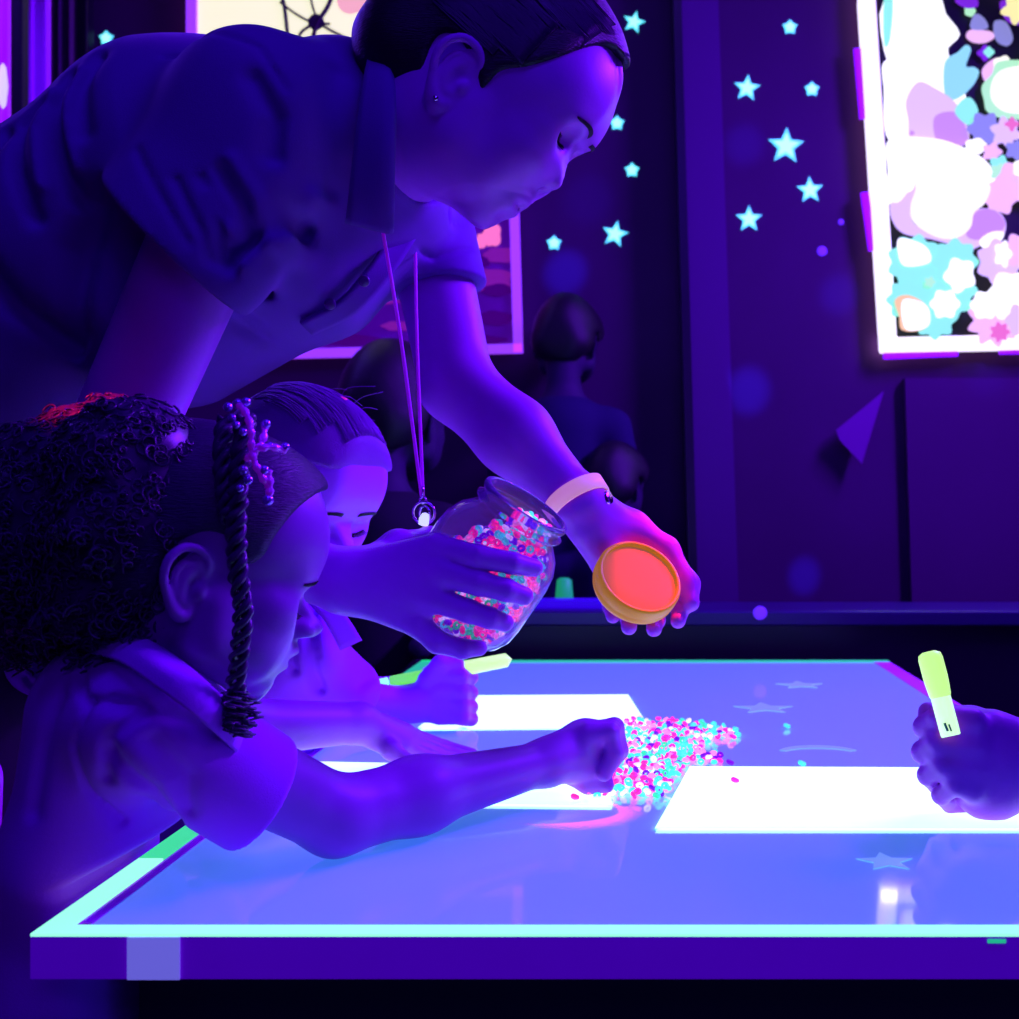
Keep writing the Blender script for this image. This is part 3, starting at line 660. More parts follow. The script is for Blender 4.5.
# hand round the jar
mc = J([(436,548,.992), (440,573,.984), (434,599,.984), (418,624,.990)])
for q, r in zip(mc, (.0130,.0125,.0120,.0115)): W.append(('add', cap(wwr+(q-wwr)*.12, q, .021, r), .014))
W += chain([mc[0]]+J([(478,557,.984), (512,563,.990), (534,568,1.003)]), [.0120,.0105,.0095,.0080], .003)
W += chain([mc[1]]+J([(478,583,.982), (506,590,.986), (524,596,.996)]), [.0120,.0108,.0098,.0082], .003)
W += chain([mc[2]]+J([(468,611,.984), (490,618,.989), (505,623,.998)]), [.0115,.0102,.0093,.0078], .003)
W += chain([mc[3]]+J([(437,642,.988), (462,649,.994), (479,648,1.004)]), [.0115,.0098,.0085,.0072], .003)
W += chain(J([(362,572,1.0), (398,548,1.03), (430,540,1.075), (452,545,1.11)]), [.018,.0155,.0115,.0095], .008)
for q in ((536,567.5,.9965),(526,595.5,.9895),(507,622,.9925)): pass
# palm-up hand under the lid
pm = J([(601,560,1.160), (621,566,1.172), (643,564,1.185), (660,556,1.195)])      # knuckles, little finger first
for q, r in zip(pm, (.0125,.0135,.0135,.0130)): W.append(('add', cap(fwr, q, .0215, r), .014))
W.append(('add', cap(P(588,530,1.14), P(606,556,1.15), .017, .015), .012))
W += chain([pm[0]]+J([(608,590,1.150), (611,606,1.135), (613,616,1.120)]), [.0115,.0095,.0085,.0072], .003)
W += chain([pm[1]]+J([(627,598,1.160), (629,617,1.140), (629,627,1.120)]), [.0120,.0102,.0092,.0078], .003)
W += chain([pm[2]]+J([(652,600,1.172), (656,620,1.150), (654,629,1.130)]), [.0120,.0102,.0092,.0078], .003)
W += chain([pm[3]]+J([(676,590,1.182), (680,610,1.160), (678,621,1.140)]), [.0120,.0100,.0090,.0076], .003)
W += chain(J([(596,512,1.16), (632,528,1.175), (666,550,1.175), (688,584,1.160), (691,603,1.145)]), [.0200,.0170,.0125,.0105,.0085], .010)
woman = person('person', P(-150,500,1.13), 'woman in dark polo shirt bending over the table with jar and yellow lid')
hx0, hx1 = P(300,660,1.0), P(545,500,1.15)
boxes = [(wf.o-V(.125,.13,.17), wf.o+V(.185,.13,.19), .0018),
         ((P(350,0,1)[0], .95, P(0,672,1.0)[2]), (P(548,0,1)[0], 1.14, P(0,520,1.0)[2]), .0016),
         ((P(556,0,1.13)[0], 1.09, P(0,640,1.1)[2]), (P(706,0,1.12)[0], 1.22, P(0,512,1.13)[2]), .0016),
         ((-.98,.86,.62), (.02,1.36,1.33), .0035)]
wb = skin_obj('body', W, boxes, M['skin_w'], woman)
bv = bvh_of(wb)
brow_lash(WL, wf, M['lash'], woman, bv)
# hair: cap over the skull, drawn back
def hair_cap(L, fr, outline, thick, m, parent, extra=(), h=.0025, name='hair', w=1.0, cut=()):
    occ = L['occ'][0]; fo = L['fore'][0]; vert = L['vertex'][1]; hw = .074
    pl = Poly2(spline([V(*p) for p in outline], 6, True))
    S = fr.s
    ops = [('add', ell(fr.w(((fo+occ)/2+.002,0,.045)), np.array([(fo-occ)/2+.003+thick, hw+thick*.8, vert-.043+thick])*S, fr.R), 0),
           ('add', ell(fr.w((fo-.056,0,.050)), np.array([.057+thick*.8, hw-.006+thick*.8, .056+thick])*S, fr.R), .03*S),
           ('add', ell(fr.w((occ+.040,0,.0)), np.array([.042+thick, .060+thick, .05])*S, fr.R), .03*S),
           ('int', side(pl, fr), .006*S)]
    ops += list(extra)
    HO = ['throat','menton','chin','mlab','llip','sto','ulip','sub','base','tip','bridge','nas','gla','fore','hairl','top1','vertex','top2','occ','occ2','nape']
    hp = side(Poly2(spline([V(*L[k_]) for k_ in HO], 6, True)), fr, .024); ops.insert(-1-len(extra), ('add', (lambda x, y, z: hp[0](x, y, z)-thick*S, fr.o-.21, fr.o+.21), .02*S))
    lo, hi = fr.o-.21, fr.o+.21
    for c_ in cut: ops.append(c_)
    return skin_obj(name, ops, [(lo, hi, h)], m, parent)
wl = [(x/1127/WS, z) for x, z in ()]
def w2n(px, py, k=.935): return w2c(CX+(px-CX)*k, CY+(py-CY)*k)
ho = [w2c(660,74), w2c(628,66), w2c(606,60)]+[w2n(*p) for p in ((560,56),(530,68),(502,72),(488,84),(480,92),(474,66),(458,38),(440,34),(428,50),(424,80),(430,108),(424,135),(400,150),(376,110),(340,30))]+[w2c(360,-60), w2c(480,-110), w2c(600,-60), w2c(665,10)]
bun = wf.w((-.115,0,.075))
hw_ = hair_cap(WL, wf, ho, .005, M['hair'], woman, extra=[('add', ell(bun, (.055,.055,.05)), .015)])
mb = MB()                                                # fine strands drawn back over the temple
bh = bvh_of(hw_)
for i in range(300):
    z0 = .030+.105*rng.rand(); row = []
    for t in np.linspace(0, 1, 9):
        p = onto(bh, wf, (.128-.02*rng.rand()*(t==0)-.20*t, -.2, z0+.012*t+.004*math.sin(5*t+i)), (0,1,0), .0008)
        if p is not None: row.append(p)
    if len(row) > 3: mb.tube(spline(row, 2), .0007, 4)
mb.build('strands', M['curl'], hw_, True)
MB().lathe([(0,-.0022),(.0022,-.0015),(.0026,0),(.0014,.0012),(0,.0014)], onto(bv, wf, (-.010,-.2,-.027), (0,1,0), .001), (0,1,0), 12).build('ear_stud', mat('silver_stud', (.9,.6,1), .15, 1.0), woman, True)
# wristband
ax = (fwr-fel)/np.linalg.norm(fwr-fel); ax2 = V(.50,-.30,-.80); c = P(577,499,1.141)
mb = MB(); mb.lathe([(.0300,-.0085),(.0325,-.0080),(.0325,.0080),(.0300,.0085),(.0298,0),(.0300,-.0085)], c, ax2, 40)
wbnd = mb.build('wristband', mat('peach_band', (1,.55,.62), .5, emit=(.55,.22,.30), estr=.75), woman, True); tag(wbnd, 'pale peach wristband')
MB().lathe([(0,-.004),(.007,-.004),(.009,0),(.007,.004),(0,.004)], P(606,498,1.135), (.7,-.4,.3), 16).build('clasp', mat('metal_clasp', (.8,.3,.9), .2, 1.0), wbnd, True)
# polo shirt
T = []
hemc, hn = P(176,250,.955), (wel-wsh)/np.linalg.norm(wel-wsh)
hn = P(96,327,.955)-P(176,250,.955); hn /= np.linalg.norm(hn)
T += [('add', cap(wsh+V(0,0,-.002), hemc+hn*.03, .066, .075), 0), ('add', cap(P(246,180,.965), P(212,250,.955), .058, .056), .02), ('int', plane(hemc, hn), .004), ('sub', cap(hemc+hn*.042, hemc+hn*.08, .056, .060), .004)]
hem2, hn2 = P(437,288,1.217), V(.10,-.10,-1.0)
T2 = [('add', cap(fsh, fsh+(fel-fsh)*.75, .052, .053), .03)]
T += T2
T += [('int', (plane(hem2, hn2)[0], V(-.30,1.15,.95), V(-.05,1.45,1.16)), .004), ('sub', cap(hem2+(fel-fsh)*.2, hem2+(fel-fsh)*.5, .043, .043), .004)]
T += [('add', cap(P(345,152,1.12), P(200,190,1.12), .100, .130, (0,1,0), 1.33), .03), ('add', cap(P(200,190,1.12), P(105,258,1.12), .130, .128, (0,1,0), 1.22), .03),
      ('add', cap(P(105,258,1.12), P(0,345,1.12), .128, .128, (0,1,0), 1.2), .03), ('add', cap(P(0,330,1.12), P(-150,460,1.13), .128, .145, (0,1,0), 1.2), .03),
      ('add', cap(P(400,205,1.12), P(315,278,1.12), .042, .050, (0,1,0), 2.6), .03), ('add', cap(P(315,278,1.12), P(170,330,1.12), .052, .075, (0,1,0), 2.0), .03),
      ('add', cap(P(345,128,1.04), wsh, .060, .066), .04), ('add', cap(P(370,140,1.2), fsh, .055, .056), .03)]
T += [('sub', cap(P(365,130,1.11), neck0+V(.03,0,0), .062, .066), .008)]
X = lambda l: [P(x, y, 1.0) for x, y in l]
NS = (0, 1.07)
for pts, w_, a_ in (([(262,205),(278,232),(280,258),(262,282)], .006, .006), ([(246,212),(262,245),(258,272)], .0045, .0045), ([(290,120),(306,150),(302,185)], .008, .009),
                    ([(225,215),(246,262),(250,284)], .004, .004), ([(308,232),(285,262),(262,285)], .009, .007), ([(345,90),(338,170),(312,240)], .010, .005),
                    ([(185,185),(215,235),(236,272)], .004, .003), ([(132,198),(170,244),(228,298)], .0025, .0022), ([(175,68),(240,66),(292,88),(316,125)], .003, .003),
                    ([(108,66),(102,100),(112,150)], .008, .009), ([(82,84),(72,115),(84,165),(100,210)], .008, .010), ([(50,108),(30,130),(38,180),(60,230)], .007, .009), ([(12,138),(2,165),(8,210)], .007, .008),
                    ([(0,262),(30,310),(70,345)], .010, .012), ([(118,215),(95,260),(85,330)], .014, .016), ([(230,318),(250,340),(262,352)], .008, .009), ([(200,372),(222,384),(232,378)], .007, .010)):
    T.append(('disp', crease(X(pts), w_*1.0, a_, NS, .03), 0))
for pts, w_, a_ in (([(272,195),(290,225),(294,255),(275,285)], .006, -.005), ([(252,225),(270,262)], .004, -.004), ([(330,210),(300,262)], .008, -.006), ([(92,80),(88,130),(100,185)], .006, -.006), ([(62,100),(52,140),(66,200)], .006, -.006)):
    T.append(('disp', crease(X(pts), w_, a_, NS, .03), 0))
for pts in ([(405,262),(440,266),(470,250)], [(412,240),(445,236),(468,215)]): T.append(('disp', crease([P(x, y, 1.2) for x, y in pts], .003, .0025, (1.12, 2), .03), 0))
polo = skin_obj('polo_shirt', T, [((-1.0,.82,.86), (.02,1.40,1.36), .003)], M['shirt_w'], woman)
tag(polo, 'dark short-sleeved polo shirt')
# collar wings: folded sheets with real thickness
def sheet_grid(name, rows, m, parent, th=.003, sub=1):
    rows = [spline(r, 4) for r in rows]; rows = [list(c) for c in zip(*[spline(list(c), 4) for c in zip(*rows)])]
    n = len(rows[0]); v = [p for r in rows for p in r]
    f = [(i*n+j, i*n+j+1, (i+1)*n+j+1, (i+1)*n+j) for i in range(len(rows)-1) for j in range(n-1)]
    o = mesh_obj(name, v, f, m, parent); s = o.modifiers.new('thickness', 'SOLIDIFY'); s.thickness = th; s.offset = 0; return o
sheet_grid('collar', [J([(380,28,1.02),(368,60,.975),(358,120,.955),(350,190,.965),(346,222,.985)]), J([(389,32,1.02),(389,70,.968),(389,130,.95),(388,190,.96),(388,233,.98)]),
                      J([(394,36,1.04),(395,80,.985),(394,130,.97),(392,185,.98),(390,226,.995)])], M['shirt_w'], polo, .004)
sheet_grid('collar', [J([(428,182,1.10),(420,200,1.12),(412,222,1.13),(408,236,1.14)]), J([(436,184,1.12),(436,205,1.13),(432,225,1.14),(428,238,1.15)]), J([(450,206,1.15),(450,220,1.16),(446,232,1.17),(442,240,1.18)])], mat('collar_cloth', (.22,.02,.5), .8, bump=(900,.25)), polo, .004)
sheet_grid('placket', [J([(396,228,1.09),(372,262,1.055),(340,300,1.045),(300,322,1.05)]), J([(418,236,1.10),(392,274,1.07),(356,312,1.065),(312,334,1.07)])], M['shirt_w'], polo, .004)
for x, y, Y in ((374,287,1.046),(340,310,1.040)):
    MB().lathe([(0,-.002),(.0045,-.002),(.0055,0),(.0045,.001)], P(x-10,y-6,Y), (-.3,1,.4), 14).build('button', mat('button', (.1,.01,.2), .3), polo, True)
hip = P(-185,400,1.13)
lower(woman, hip, [V(-.83,1.05,.50), V(-.83,1.21,.50)], [V(-.93,1.04,0), V(-.93,1.22,0)], .085, M['trouser'])
bh2 = MB(); bh2.tube(spline(J([(-40,310,1.06),(20,385,1.01),(70,470,1.0)]), 6), .02, 12)
# lanyard: a thing hanging from her neck
lan = empty('lanyard', P(422,515,1.075), 'thin violet cord lanyard with a metal key ring hanging from the woman\'s neck', 'lanyard')
M['cord'] = mat('lanyard_cord', (.75,.08,1), .5, emit=(.14,.0,.32), estr=.6)
bl = P(421.5,496,1.075)
for a, b, mid in ((P(383,232,1.02), bl, P(401,340,1.045)), (P(415,226,1.13), bl+V(.0015,0,0), P(417,340,1.105))):
    MB().tube(spline([a, mid, b], 10), .0017, 6).build('cord', M['cord'], lan, True)
MB().tube(spline([P(383,232,1.02), P(388,150,1.03), P(392,60,1.10), P(400,40,1.17), P(420,150,1.19), P(415,226,1.13)], 8), .0017, 6).build('neck_loop', M['cord'], lan, True)
metal = mat('key_ring_metal', (.85,.55,1), .15, 1.0)
def ring(c, r, w, ax, nm, m, par, seg=28):
    ax = np.array(ax, float); ax /= np.linalg.norm(ax); u = np.cross(ax, (.1,.2,1)); u /= np.linalg.norm(u); v = np.cross(ax, u)
    return MB().tube([c+r*(math.cos(a)*u+math.sin(a)*v) for a in np.linspace(0, 2*math.pi, seg, endpoint=False)], w, 6, True).build(nm, m, par, True)
ring(P(422,491,1.075), .0045, .0011, (.9,.4,0), 'clip', metal, lan, 16)
ring(P(423,500,1.075), .0030, .0011, (.2,1,0), 'clip', metal, lan, 16)
ring(P(424,513,1.073), .0105, .0013, (.15,1,.1), 'key_ring', metal, lan)
ring(P(425,515,1.076), .0085, .0011, (.7,.7,.1), 'key_ring', metal, lan)
MB().lathe([(0,-.005),(.0045,-.004),(.0052,.002),(.0030,.007),(0,.008)], P(424,521,1.072), (.2,.1,1), 14).build('white_charm', mat('white_charm', (1,1,1), .4, emit=(.7,.8,1), estr=.9), lan, True)
# ------------------------------------------------------------------ girl in front
GK = dict(KID); GK.update(gla=(.0815,.026), nas=(.078,.013), bridge=(.0875,.003), fore=(.083,.050), hairl=(.073,.078), top1=(.052,.102), vertex=(.0,.116), chin=(.0765,-.064), menton=(.067,-.079), throat=(.036,-.070), mlab=(.076,-.053), llip=(.083,-.045), sto=(.081,-.039), ulip=(.0895,-.033))
gf = Frame(P(197,583,.875), rotm(17, 25, 0), .99)
G = head_ops(GK, gf, kid=True)
gn = gf.w((-.022,0,-.03))
gsh, gel, gwr = P(146,722,.835), P(336,821,.93)+V(0,0,.004), P(548,762,1.10)
gs2, ge2, gw2 = P(165,700,1.00), P(238,728,1.10), P(358,723,1.205)
G += [('add', cap(gn, P(128,690,.90), .040, .042), .02), ('add', cap(P(114,720,.90), P(94,850,.90), .045, .046, (0,1,0), 1.5), .02), ('add', cap(P(94,850,.90), P(70,960,.92), .046, .052, (0,1,0), 1.4), .02),
      ('add', cap(gsh, gel, .036, .0305), .02), ('add', cap(gel, gel+(gwr-gel)*.35, .0315, .0300), .01), ('add', cap(gel+(gwr-gel)*.35, gwr, .0300, .0195), .02),
      ('add', cap(gs2, ge2, .033, .029), .02), ('add', cap(ge2, gw2, .029, .0205), .012)]
def slab(x, y, z): return np.maximum(-(x+.409-.9*np.maximum(z-.57,0)), z-.70)+0*y
G.insert(-5, ('sub', disp(slab, (-.43,.6,.30), (-.1,1.3,.66)), .015))
# near fist pinching beads
G += [('add', cap(gwr, P(583,744,1.13), .021, .0245), .016), ('add', cap(P(572,762,1.12), P(592,768,1.13), .020, .018), .012)]
for i in range(4):
    Y = 1.115+.0155*i; dx = -3+1.5*i
    G += chain(J([(592+dx,735-i,Y), (613+dx,733-2*i,Y), (618+dx,754-i,Y-.002), (607+dx,774-2*i,Y-.004)]), [.0115,.0095,.0088,.0075], .0028, .01)
G += chain(J([(568,772,1.135), (588,783,1.125), (606,785,1.125)]), [.0115,.0098,.0080], .006)
# far hand flat on the sheet
G += [('add', cap(gw2, P(402,738,1.235), .0185, .0150, (0,1,0), 1.3), .012)]
for i, (a, b, c_) in enumerate((((410,736,1.262),(444,747,1.287),(472,754,1.298)), ((411,739,1.248),(442,750,1.270),(468,757,1.281)), ((408,743,1.235),(436,753,1.254),(458,760,1.264)), ((402,747,1.222),(428,757,1.238),(446,763,1.247)))):
    G += chain([gw2+(P(*a)-gw2)*.4]+J([a, b, c_]), [.0125,.0100,.0080,.0066], .0028, .01)
G += chain(J([(374,735,1.215), (392,750,1.20), (410,763,1.195)]), [.0130,.0098,.0075], .006)
girl = person('person', P(60,960,.92), 'child with curly dark hair and braid leaning on the near left table corner')
gb = skin_obj('body', G, [(gf.o-V(.13,.12,.13), gf.o+V(.15,.13,.15), .0017), ((P(540,0,1.1)[0], 1.06, .545), (P(630,0,1.15)[0]+.01, 1.21, .66), .0015),
                          ((P(352,0,1.2)[0], 1.16, .545), (P(480,0,1.3)[0]+.01, 1.32, .62), .0015), ((-.62,.76,.30), (.0,1.3,.80), .003)], M['skin_g'], girl)
gbv = bvh_of(gb); brow_lash(GK, gf, M['lash'], girl, gbv)
# curly hair: cap, puff and many curls
puffs = [(78,520,.905,.080), (40,560,.93,.070), (110,480,.90,.062), (22,500,.95,.062), (95,570,.90,.058), (140,470,.90,.045), (-20,560,.95,.07), (150,500,.885,.050), (148,560,.875,.040), (132,462,.845,.048), (128,520,.835,.048), (108,590,.84,.042)]
KO = [(.074,.102),(.060,.090),(.046,.074),(.036,.052),(.030,.030),(.012,.018),(.014,.030),(.004,.040),(-.014,.038),(-.030,.020),(-.030,-.010),(-.035,-.050),(-.07,-.05),(-.10,0),(-.11,.07),(-.07,.14),(0,.145),(.07,.13)]
ex = [('add', ell(P(x,y,Y), (r,r*1.05,r)), .02) for x, y, Y, r in puffs]
def lumps(x, y, z): return .006*np.sin(x*95)*np.sin(y*105+1)*np.sin(z*88+2)+.003*np.sin(x*230+z*60)*np.sin(z*250+1)*np.sin(y*240)
ex.append(('disp', disp(lumps, gf.o-.3, (gf.o[0]-.04, gf.o[1]+.3, gf.o[2]+.3)), 0))
def g2c(px, py):                                        # front view of the girl's head, undoing nod and turn for the visible side
    return (px, py)
gh = hair_cap(GK, gf, KO, .0025, mat('dark_pulled_hair', (.04,.008,.075), .4, bump=(160,.8,(1,1,6))), girl, h=.003, extra=[])
ops = list(ex); lo_, hi_ = bounds([P(x,y,Y) for x,y,Y,r in puffs], .10)
puff = skin_obj('hair_puff', ops, [(lo_, hi_, .004)], M['curl'], gh)
pb = bvh_of(puff); mb = MB(); cen = P(70,540,.92); cnt = 0
rs = np.random.RandomState(5)
pv = [(np.array(q.center), np.array(q.normal)) for q in puff.data.polygons]
pv = [(c_, n_) for c_, n_ in pv if n_[1] < .35 and c_[2] > TZ+.06]
print('curl spots', len(pv))
while cnt < 2600:
    p, n = pv[rs.randint(len(pv))]
    u = np.cross(n, rs.randn(3)); u /= np.linalg.norm(u); v = np.cross(n, u); r = .0022+.0036*rs.rand(); L = .010+.02*rs.rand(); tu = 1.4+1.6*rs.rand(); ph = rs.rand()*6.28
    dirn = n*.55+u*.8*(rs.rand()-.5)+V(0,0,-.35); pts = []
    for t in np.linspace(0, 1, 26):
        pts.append(p-n*.004+dirn*L*t+r*(math.cos(ph+tu*6.28*t)*u+math.sin(ph+tu*6.28*t)*v)*(.5+.5*t))
    mb.tube(pts, [.0009]*25+[.0003], 4); cnt += 1
mb.build('curls', M['curl'], gh, True)
# braids: two crossing strands wound down in front of the ear
def braid(path, r, m, parent, name, n=60, strands=3):
    path = spline(path, 10); S_ = np.array(path); k = len(S_); mb = MB()
    for s in range(strands):
        pts = []; rad = []
        for i in range(k*2-1):
            a = i/2; j = int(a); f = a-j; p = S_[j] if f == 0 else (S_[j]+S_[j+1])/2
            t = S_[min(j+1,k-1)]-S_[max(j-1,0)]; t /= np.linalg.norm(t)+1e-9; u = np.cross(t, (0,1,0)); u /= np.linalg.norm(u)+1e-9; v = np.cross(t, u)
            ang = a*.62+s*2*math.pi/strands
            pts.append(p+r*(math.cos(ang)*u+.7*math.sin(ang)*v)); rad.append(r*(.74+.12*math.sin(i*.9+s*2))*(1-.3*(i/(2*k))))
        mb.tube(pts, rad, 7)
    return mb.build(name, m, parent, True)
braid(J([(246,418,.815),(242,450,.803),(238,490,.798),(236,530,.796),(238,570,.797),(243,610,.800),(240,650,.806),(236,685,.815),(240,715,.825)]), .0046, M['curl'], gh, 'braid')
braid(J([(228,420,.83),(224,450,.81),(226,490,.800),(230,520,.797)]), .0050, M['curl'], gh, 'braid')
mb = MB()
for i in range(60):
    a = rs.rand()*6.28; c0 = P(235+rs.randn()*7, 690+rs.rand()*34, .82+rs.randn()*.006); pts = [c0+.006*V(math.cos(a+t*9), math.sin(a+t*9), 0)+V(0,0,-.010*t) for t in np.linspace(0,1,8)]
    mb.tube(pts, .0009, 4)
mb.build('braid_tip', M['curl'], gh, True)
# sparkling hair ribbon and beads
M['ribbon'] = mat('shiny_ribbon', (.75,.15,.95), .22, .3, emit=(.10,.0,.25), estr=.5, bump=(200,.6))
M['hairbead'] = mat('shiny_hair_bead', (.55,.2,1), .12, .6)
rib = MB()
for pts in ([(238,404,.80),(247,415,.79),(251,432,.785),(252,452,.785),(258,470,.785),(268,486,.79)], [(266,424,.80),(262,442,.79),(255,452,.787),(246,460,.79)], [(252,452,.786),(268,447,.79),(285,450,.80)],
            [(268,470,.79),(270,485,.79),(269,500,.79)]):
    q = spline(J(pts), 6); rib.tube(q, [.0024+.0008*math.sin(i*1.7) for i in range(len(q))], 6)
rib.build('hair_ribbon', M['ribbon'], gh, True)
for (x, y, Y, r) in ((238,404,.80,.004),(228,407,.805,.0035),(246,402,.80,.0035),(266,424,.797,.0035),(285,447,.80,.0035),(270,446,.793,.003),(264,470,.787,.0035),(268,500,.79,.004),(243,470,.79,.0035),(248,480,.79,.0035),(240,488,.79,.003),(236,425,.80,.003),(232,418,.803,.003),(243,432,.795,.003)):
    MB().lathe([(0,-r),(r*.7,-r*.7),(r,0),(r*.7,r*.7),(0,r)], P(x,y,Y), (.3,.4,1), 10).build('hair_bead', M['hairbead'], gh, True)
# polo shirt of the girl
T = []
ga = (gel-gsh)/np.linalg.norm(gel-gsh); ghem = P(258,797,.885)
def slab(x, y, z): return np.maximum(-(x+.407-2.2*np.maximum(z-.562,0)), z-.70)+0*y
T += [('add', cap(P(118,712,.90), P(96,850,.90), .056, .056, (0,1,0), 1.6), .03), ('add', cap(P(96,850,.90), P(72,985,.92), .056, .066, (0,1,0), 1.5), .03), ('sub', disp(slab, (-.43,.6,.30), (-.1,1.3,.70)), .015)]
gslv = [('add', cap(gsh, ghem+ga*.03, .047, .0465), .02), ('int', (plane(ghem, ga)[0], ghem-V(.03,.10,.09), ghem+V(.12,.10,.08)), .003), ('sub', cap(ghem+ga*.026, ghem+ga*.07, .0385, .0385), .003)]
T += [('add', cap(P(118,700,.88), gsh, .045, .046), .03), ('add', cap(P(150,700,.95), gs2, .042, .042), .03), ('add', cap(gs2, gs2+(ge2-gs2)*.45, .043, .042), .02)]
T += gslv
T += [('sub', cap(P(140,672,.89), gn+V(.01,0,.02), .043, .046), .006)]
def slab(x, y, z): return np.maximum(-(x+.408+.55*np.maximum(z-.575,0)), z-.66)+0*y
T += [('disp', disp(lambda x,y,z: 0*x*y*z, (0,0,0), (0,0,0)), 0)]
for pts, w_, a_ in (([(128,690),(110,730),(112,780),(128,818)], .0028, .0045), ([(150,735),(175,775),(178,815)], .006, .0075), ([(175,700),(150,720),(140,760)], .005, .006), ([(185,725),(205,765),(200,800)], .007, .006), ([(85,690),(70,740),(60,800)], .006, .005),
                    ([(100,668),(122,690),(170,690)], .004, .004), ([(150,690),(190,700),(225,725)], .006, .005), ([(160,790),(150,830)], .007, .006)):
    T.append(('disp', crease([P(x,y,.85) for x, y in pts], w_, a_, (0,.92), .02), 0))
gp = skin_obj('polo_shirt', T, [((-.66,.74,.34), (-.10,1.08,.78), .0027)], M['shirt_g'], girl); tag(gp, 'pale short-sleeved polo shirt')
sheet_grid('collar', [J([(86,652,.83),(120,662,.797),(160,690,.785),(200,720,.795),(236,752,.83)]), J([(96,640,.835),(134,650,.80),(174,676,.790),(210,705,.80),(242,736,.835)]), J([(112,630,.85),(146,640,.815),(184,664,.808),(216,692,.815),(240,715,.845)])], M['shirt_g'], gp, .003)
lower(girl, P(50,1000,.93)*V(1,1,0)+V(-.02,0,.36), [V(-.36,.85,.27), V(-.36,1.01,.27)], [V(-.42,.84,0), V(-.42,1.02,0)], .055, M['trouser'])
# ------------------------------------------------------------------ child further back
cf = Frame(P(286,505,1.27), rotm(22, -26, 0), 1.0)
C_ = head_ops(KID, cf, kid=True)
cn = cf.w((-.022,0,-.03)); csh, cel, cwr = P(300,640,1.27), P(262,704,1.36)+V(0,0,.012), P(412,704,1.46)
cs2, ce2 = P(215,640,1.43), P(330,700,1.55)
C_ += [('add', cap(cn, P(262,620,1.33), .038, .040), .02), ('add', cap(P(262,650,1.34), P(235,800,1.36), .055, .07, (0,1,0), 1.4), .02),
       ('add', cap(csh, cel, .033, .028), .02), ('add', cap(cel, cwr, .029, .0205), .012), ('add', cap(cs2, ce2, .033, .027), .02), ('add', cap(ce2, P(395,690,1.62), .027, .02), .02)]
C_ += [('add', cap(cwr, P(440,690,1.475), .022, .026), .014), ('add', cap(P(430,705,1.47), P(446,705,1.475), .022, .020), .01)]
for i, (dy) in enumerate((0, 15, 29, 41)):
    C_ += chain(J([(440,674+dy,1.462), (462,676+dy,1.462), (471,678+dy,1.478), (462,680+dy,1.494)]), [.0125,.0098,.0090,.0075], .0028, .008)
C_ += chain(J([(428,680,1.46), (440,664,1.458), (458,664,1.464)]), [.0135,.0105,.0080], .006)
kid2 = person('person', P(235,850,1.36), 'fair-haired child in a pale shirt behind the jar, holding a green highlighter')
cb = skin_obj('body', C_, [(cf.o-V(.13,.13,.13), cf.o+V(.14,.13,.15), .0024), ((P(405,0,1.45)[0], 1.40, .545), (P(480,0,1.47)[0]+.02, 1.54, .68), .0020), ((-.62,1.15,.30), (-.12,1.70,.86), .004)], M['skin_b'], kid2)
cbv = bvh_of(cb); brow_lash(KID, cf, M['lash'], kid2, cbv)
CO = [(.088,.078),(.070,.072),(.045,.062),(.030,.040),(.012,.028),(-.005,.040),(-.025,.030),(-.028,.0),(-.04,-.04),(-.07,-.05),(-.10,0),(-.11,.07),(-.07,.14),(0,.145),(.07,.13)]
ch = hair_cap(KID, cf, CO, .005, M['hair_b'], kid2, h=.0035)
bh = bvh_of(ch); mb = MB()
for i in range(160):
    y0 = -.07+.14*rs.rand(); row = []
    for t in np.linspace(0, 1, 7):
        p = onto(bh, cf, (.080-.13*t, y0*(1-.3*t), .3), (0,0,-1), .0012+.002*rs.rand())
        if p is not None: row.append(p)
    if len(row) > 3: mb.tube(spline(row, 2), .0007, 4)
for i in range(18):                                      # stray hairs standing off
    a = P(300+70*rs.rand(), 402+rs.rand()*30, 1.25); mb.tube(spline([a, a+V(.01,0,.012)+rs.randn(3)*.004, a+V(.028,0,.006)+rs.randn(3)*.010], 4), .0004, 3)
mb.build('strands', M['hair_b'], ch, True)
M['red'] = mat('red_glint_glow', (1,.05,.15), .3, emit=(.6,.0,.08), estr=.8)
MB().tube(J([(328,402,1.24),(338,399,1.24),(346,402,1.24)]), .004, 8).build('red_glint', M['red'], ch, True)  # glint of red light on the hair, modelled as a small emissive bar
T = [('add', cap(P(265,640,1.34), P(240,830,1.36), .066, .085, (0,1,0), 1.35), 0), ('add', cap(P(265,635,1.30), csh, .045, .045), .03), ('add', cap(csh, csh+(cel-csh)*.75, .045, .044), .02), ('add', cap(P(300,650,1.31), P(345,690,1.35), .040, .040, (0,1,0), 1.5), .03),
     ('add', cap(P(230,640,1.40), cs2, .045, .045), .03), ('add', cap(cs2, cs2+(ce2-cs2)*.5, .044, .042), .02), ('sub', cap(P(272,615,1.33), cn+V(.02,0,.03), .042, .046), .006)]
for pts in ([(318,610),(322,650),(318,690)], [(336,600),(342,645),(352,690)], [(356,605),(364,640),(360,685)], [(300,625),(304,665)], [(372,630),(372,660),(366,690)]): T.append(('disp', crease([P(x,y,1.27) for x, y in pts], .006, .008, (0,1.36), .03), 0))
cp = skin_obj('shirt', T, [((-.64,1.14,.34), (-.16,1.66,.82), .0035)], M['shirt_b'], kid2); tag(cp, 'pale loose shirt')
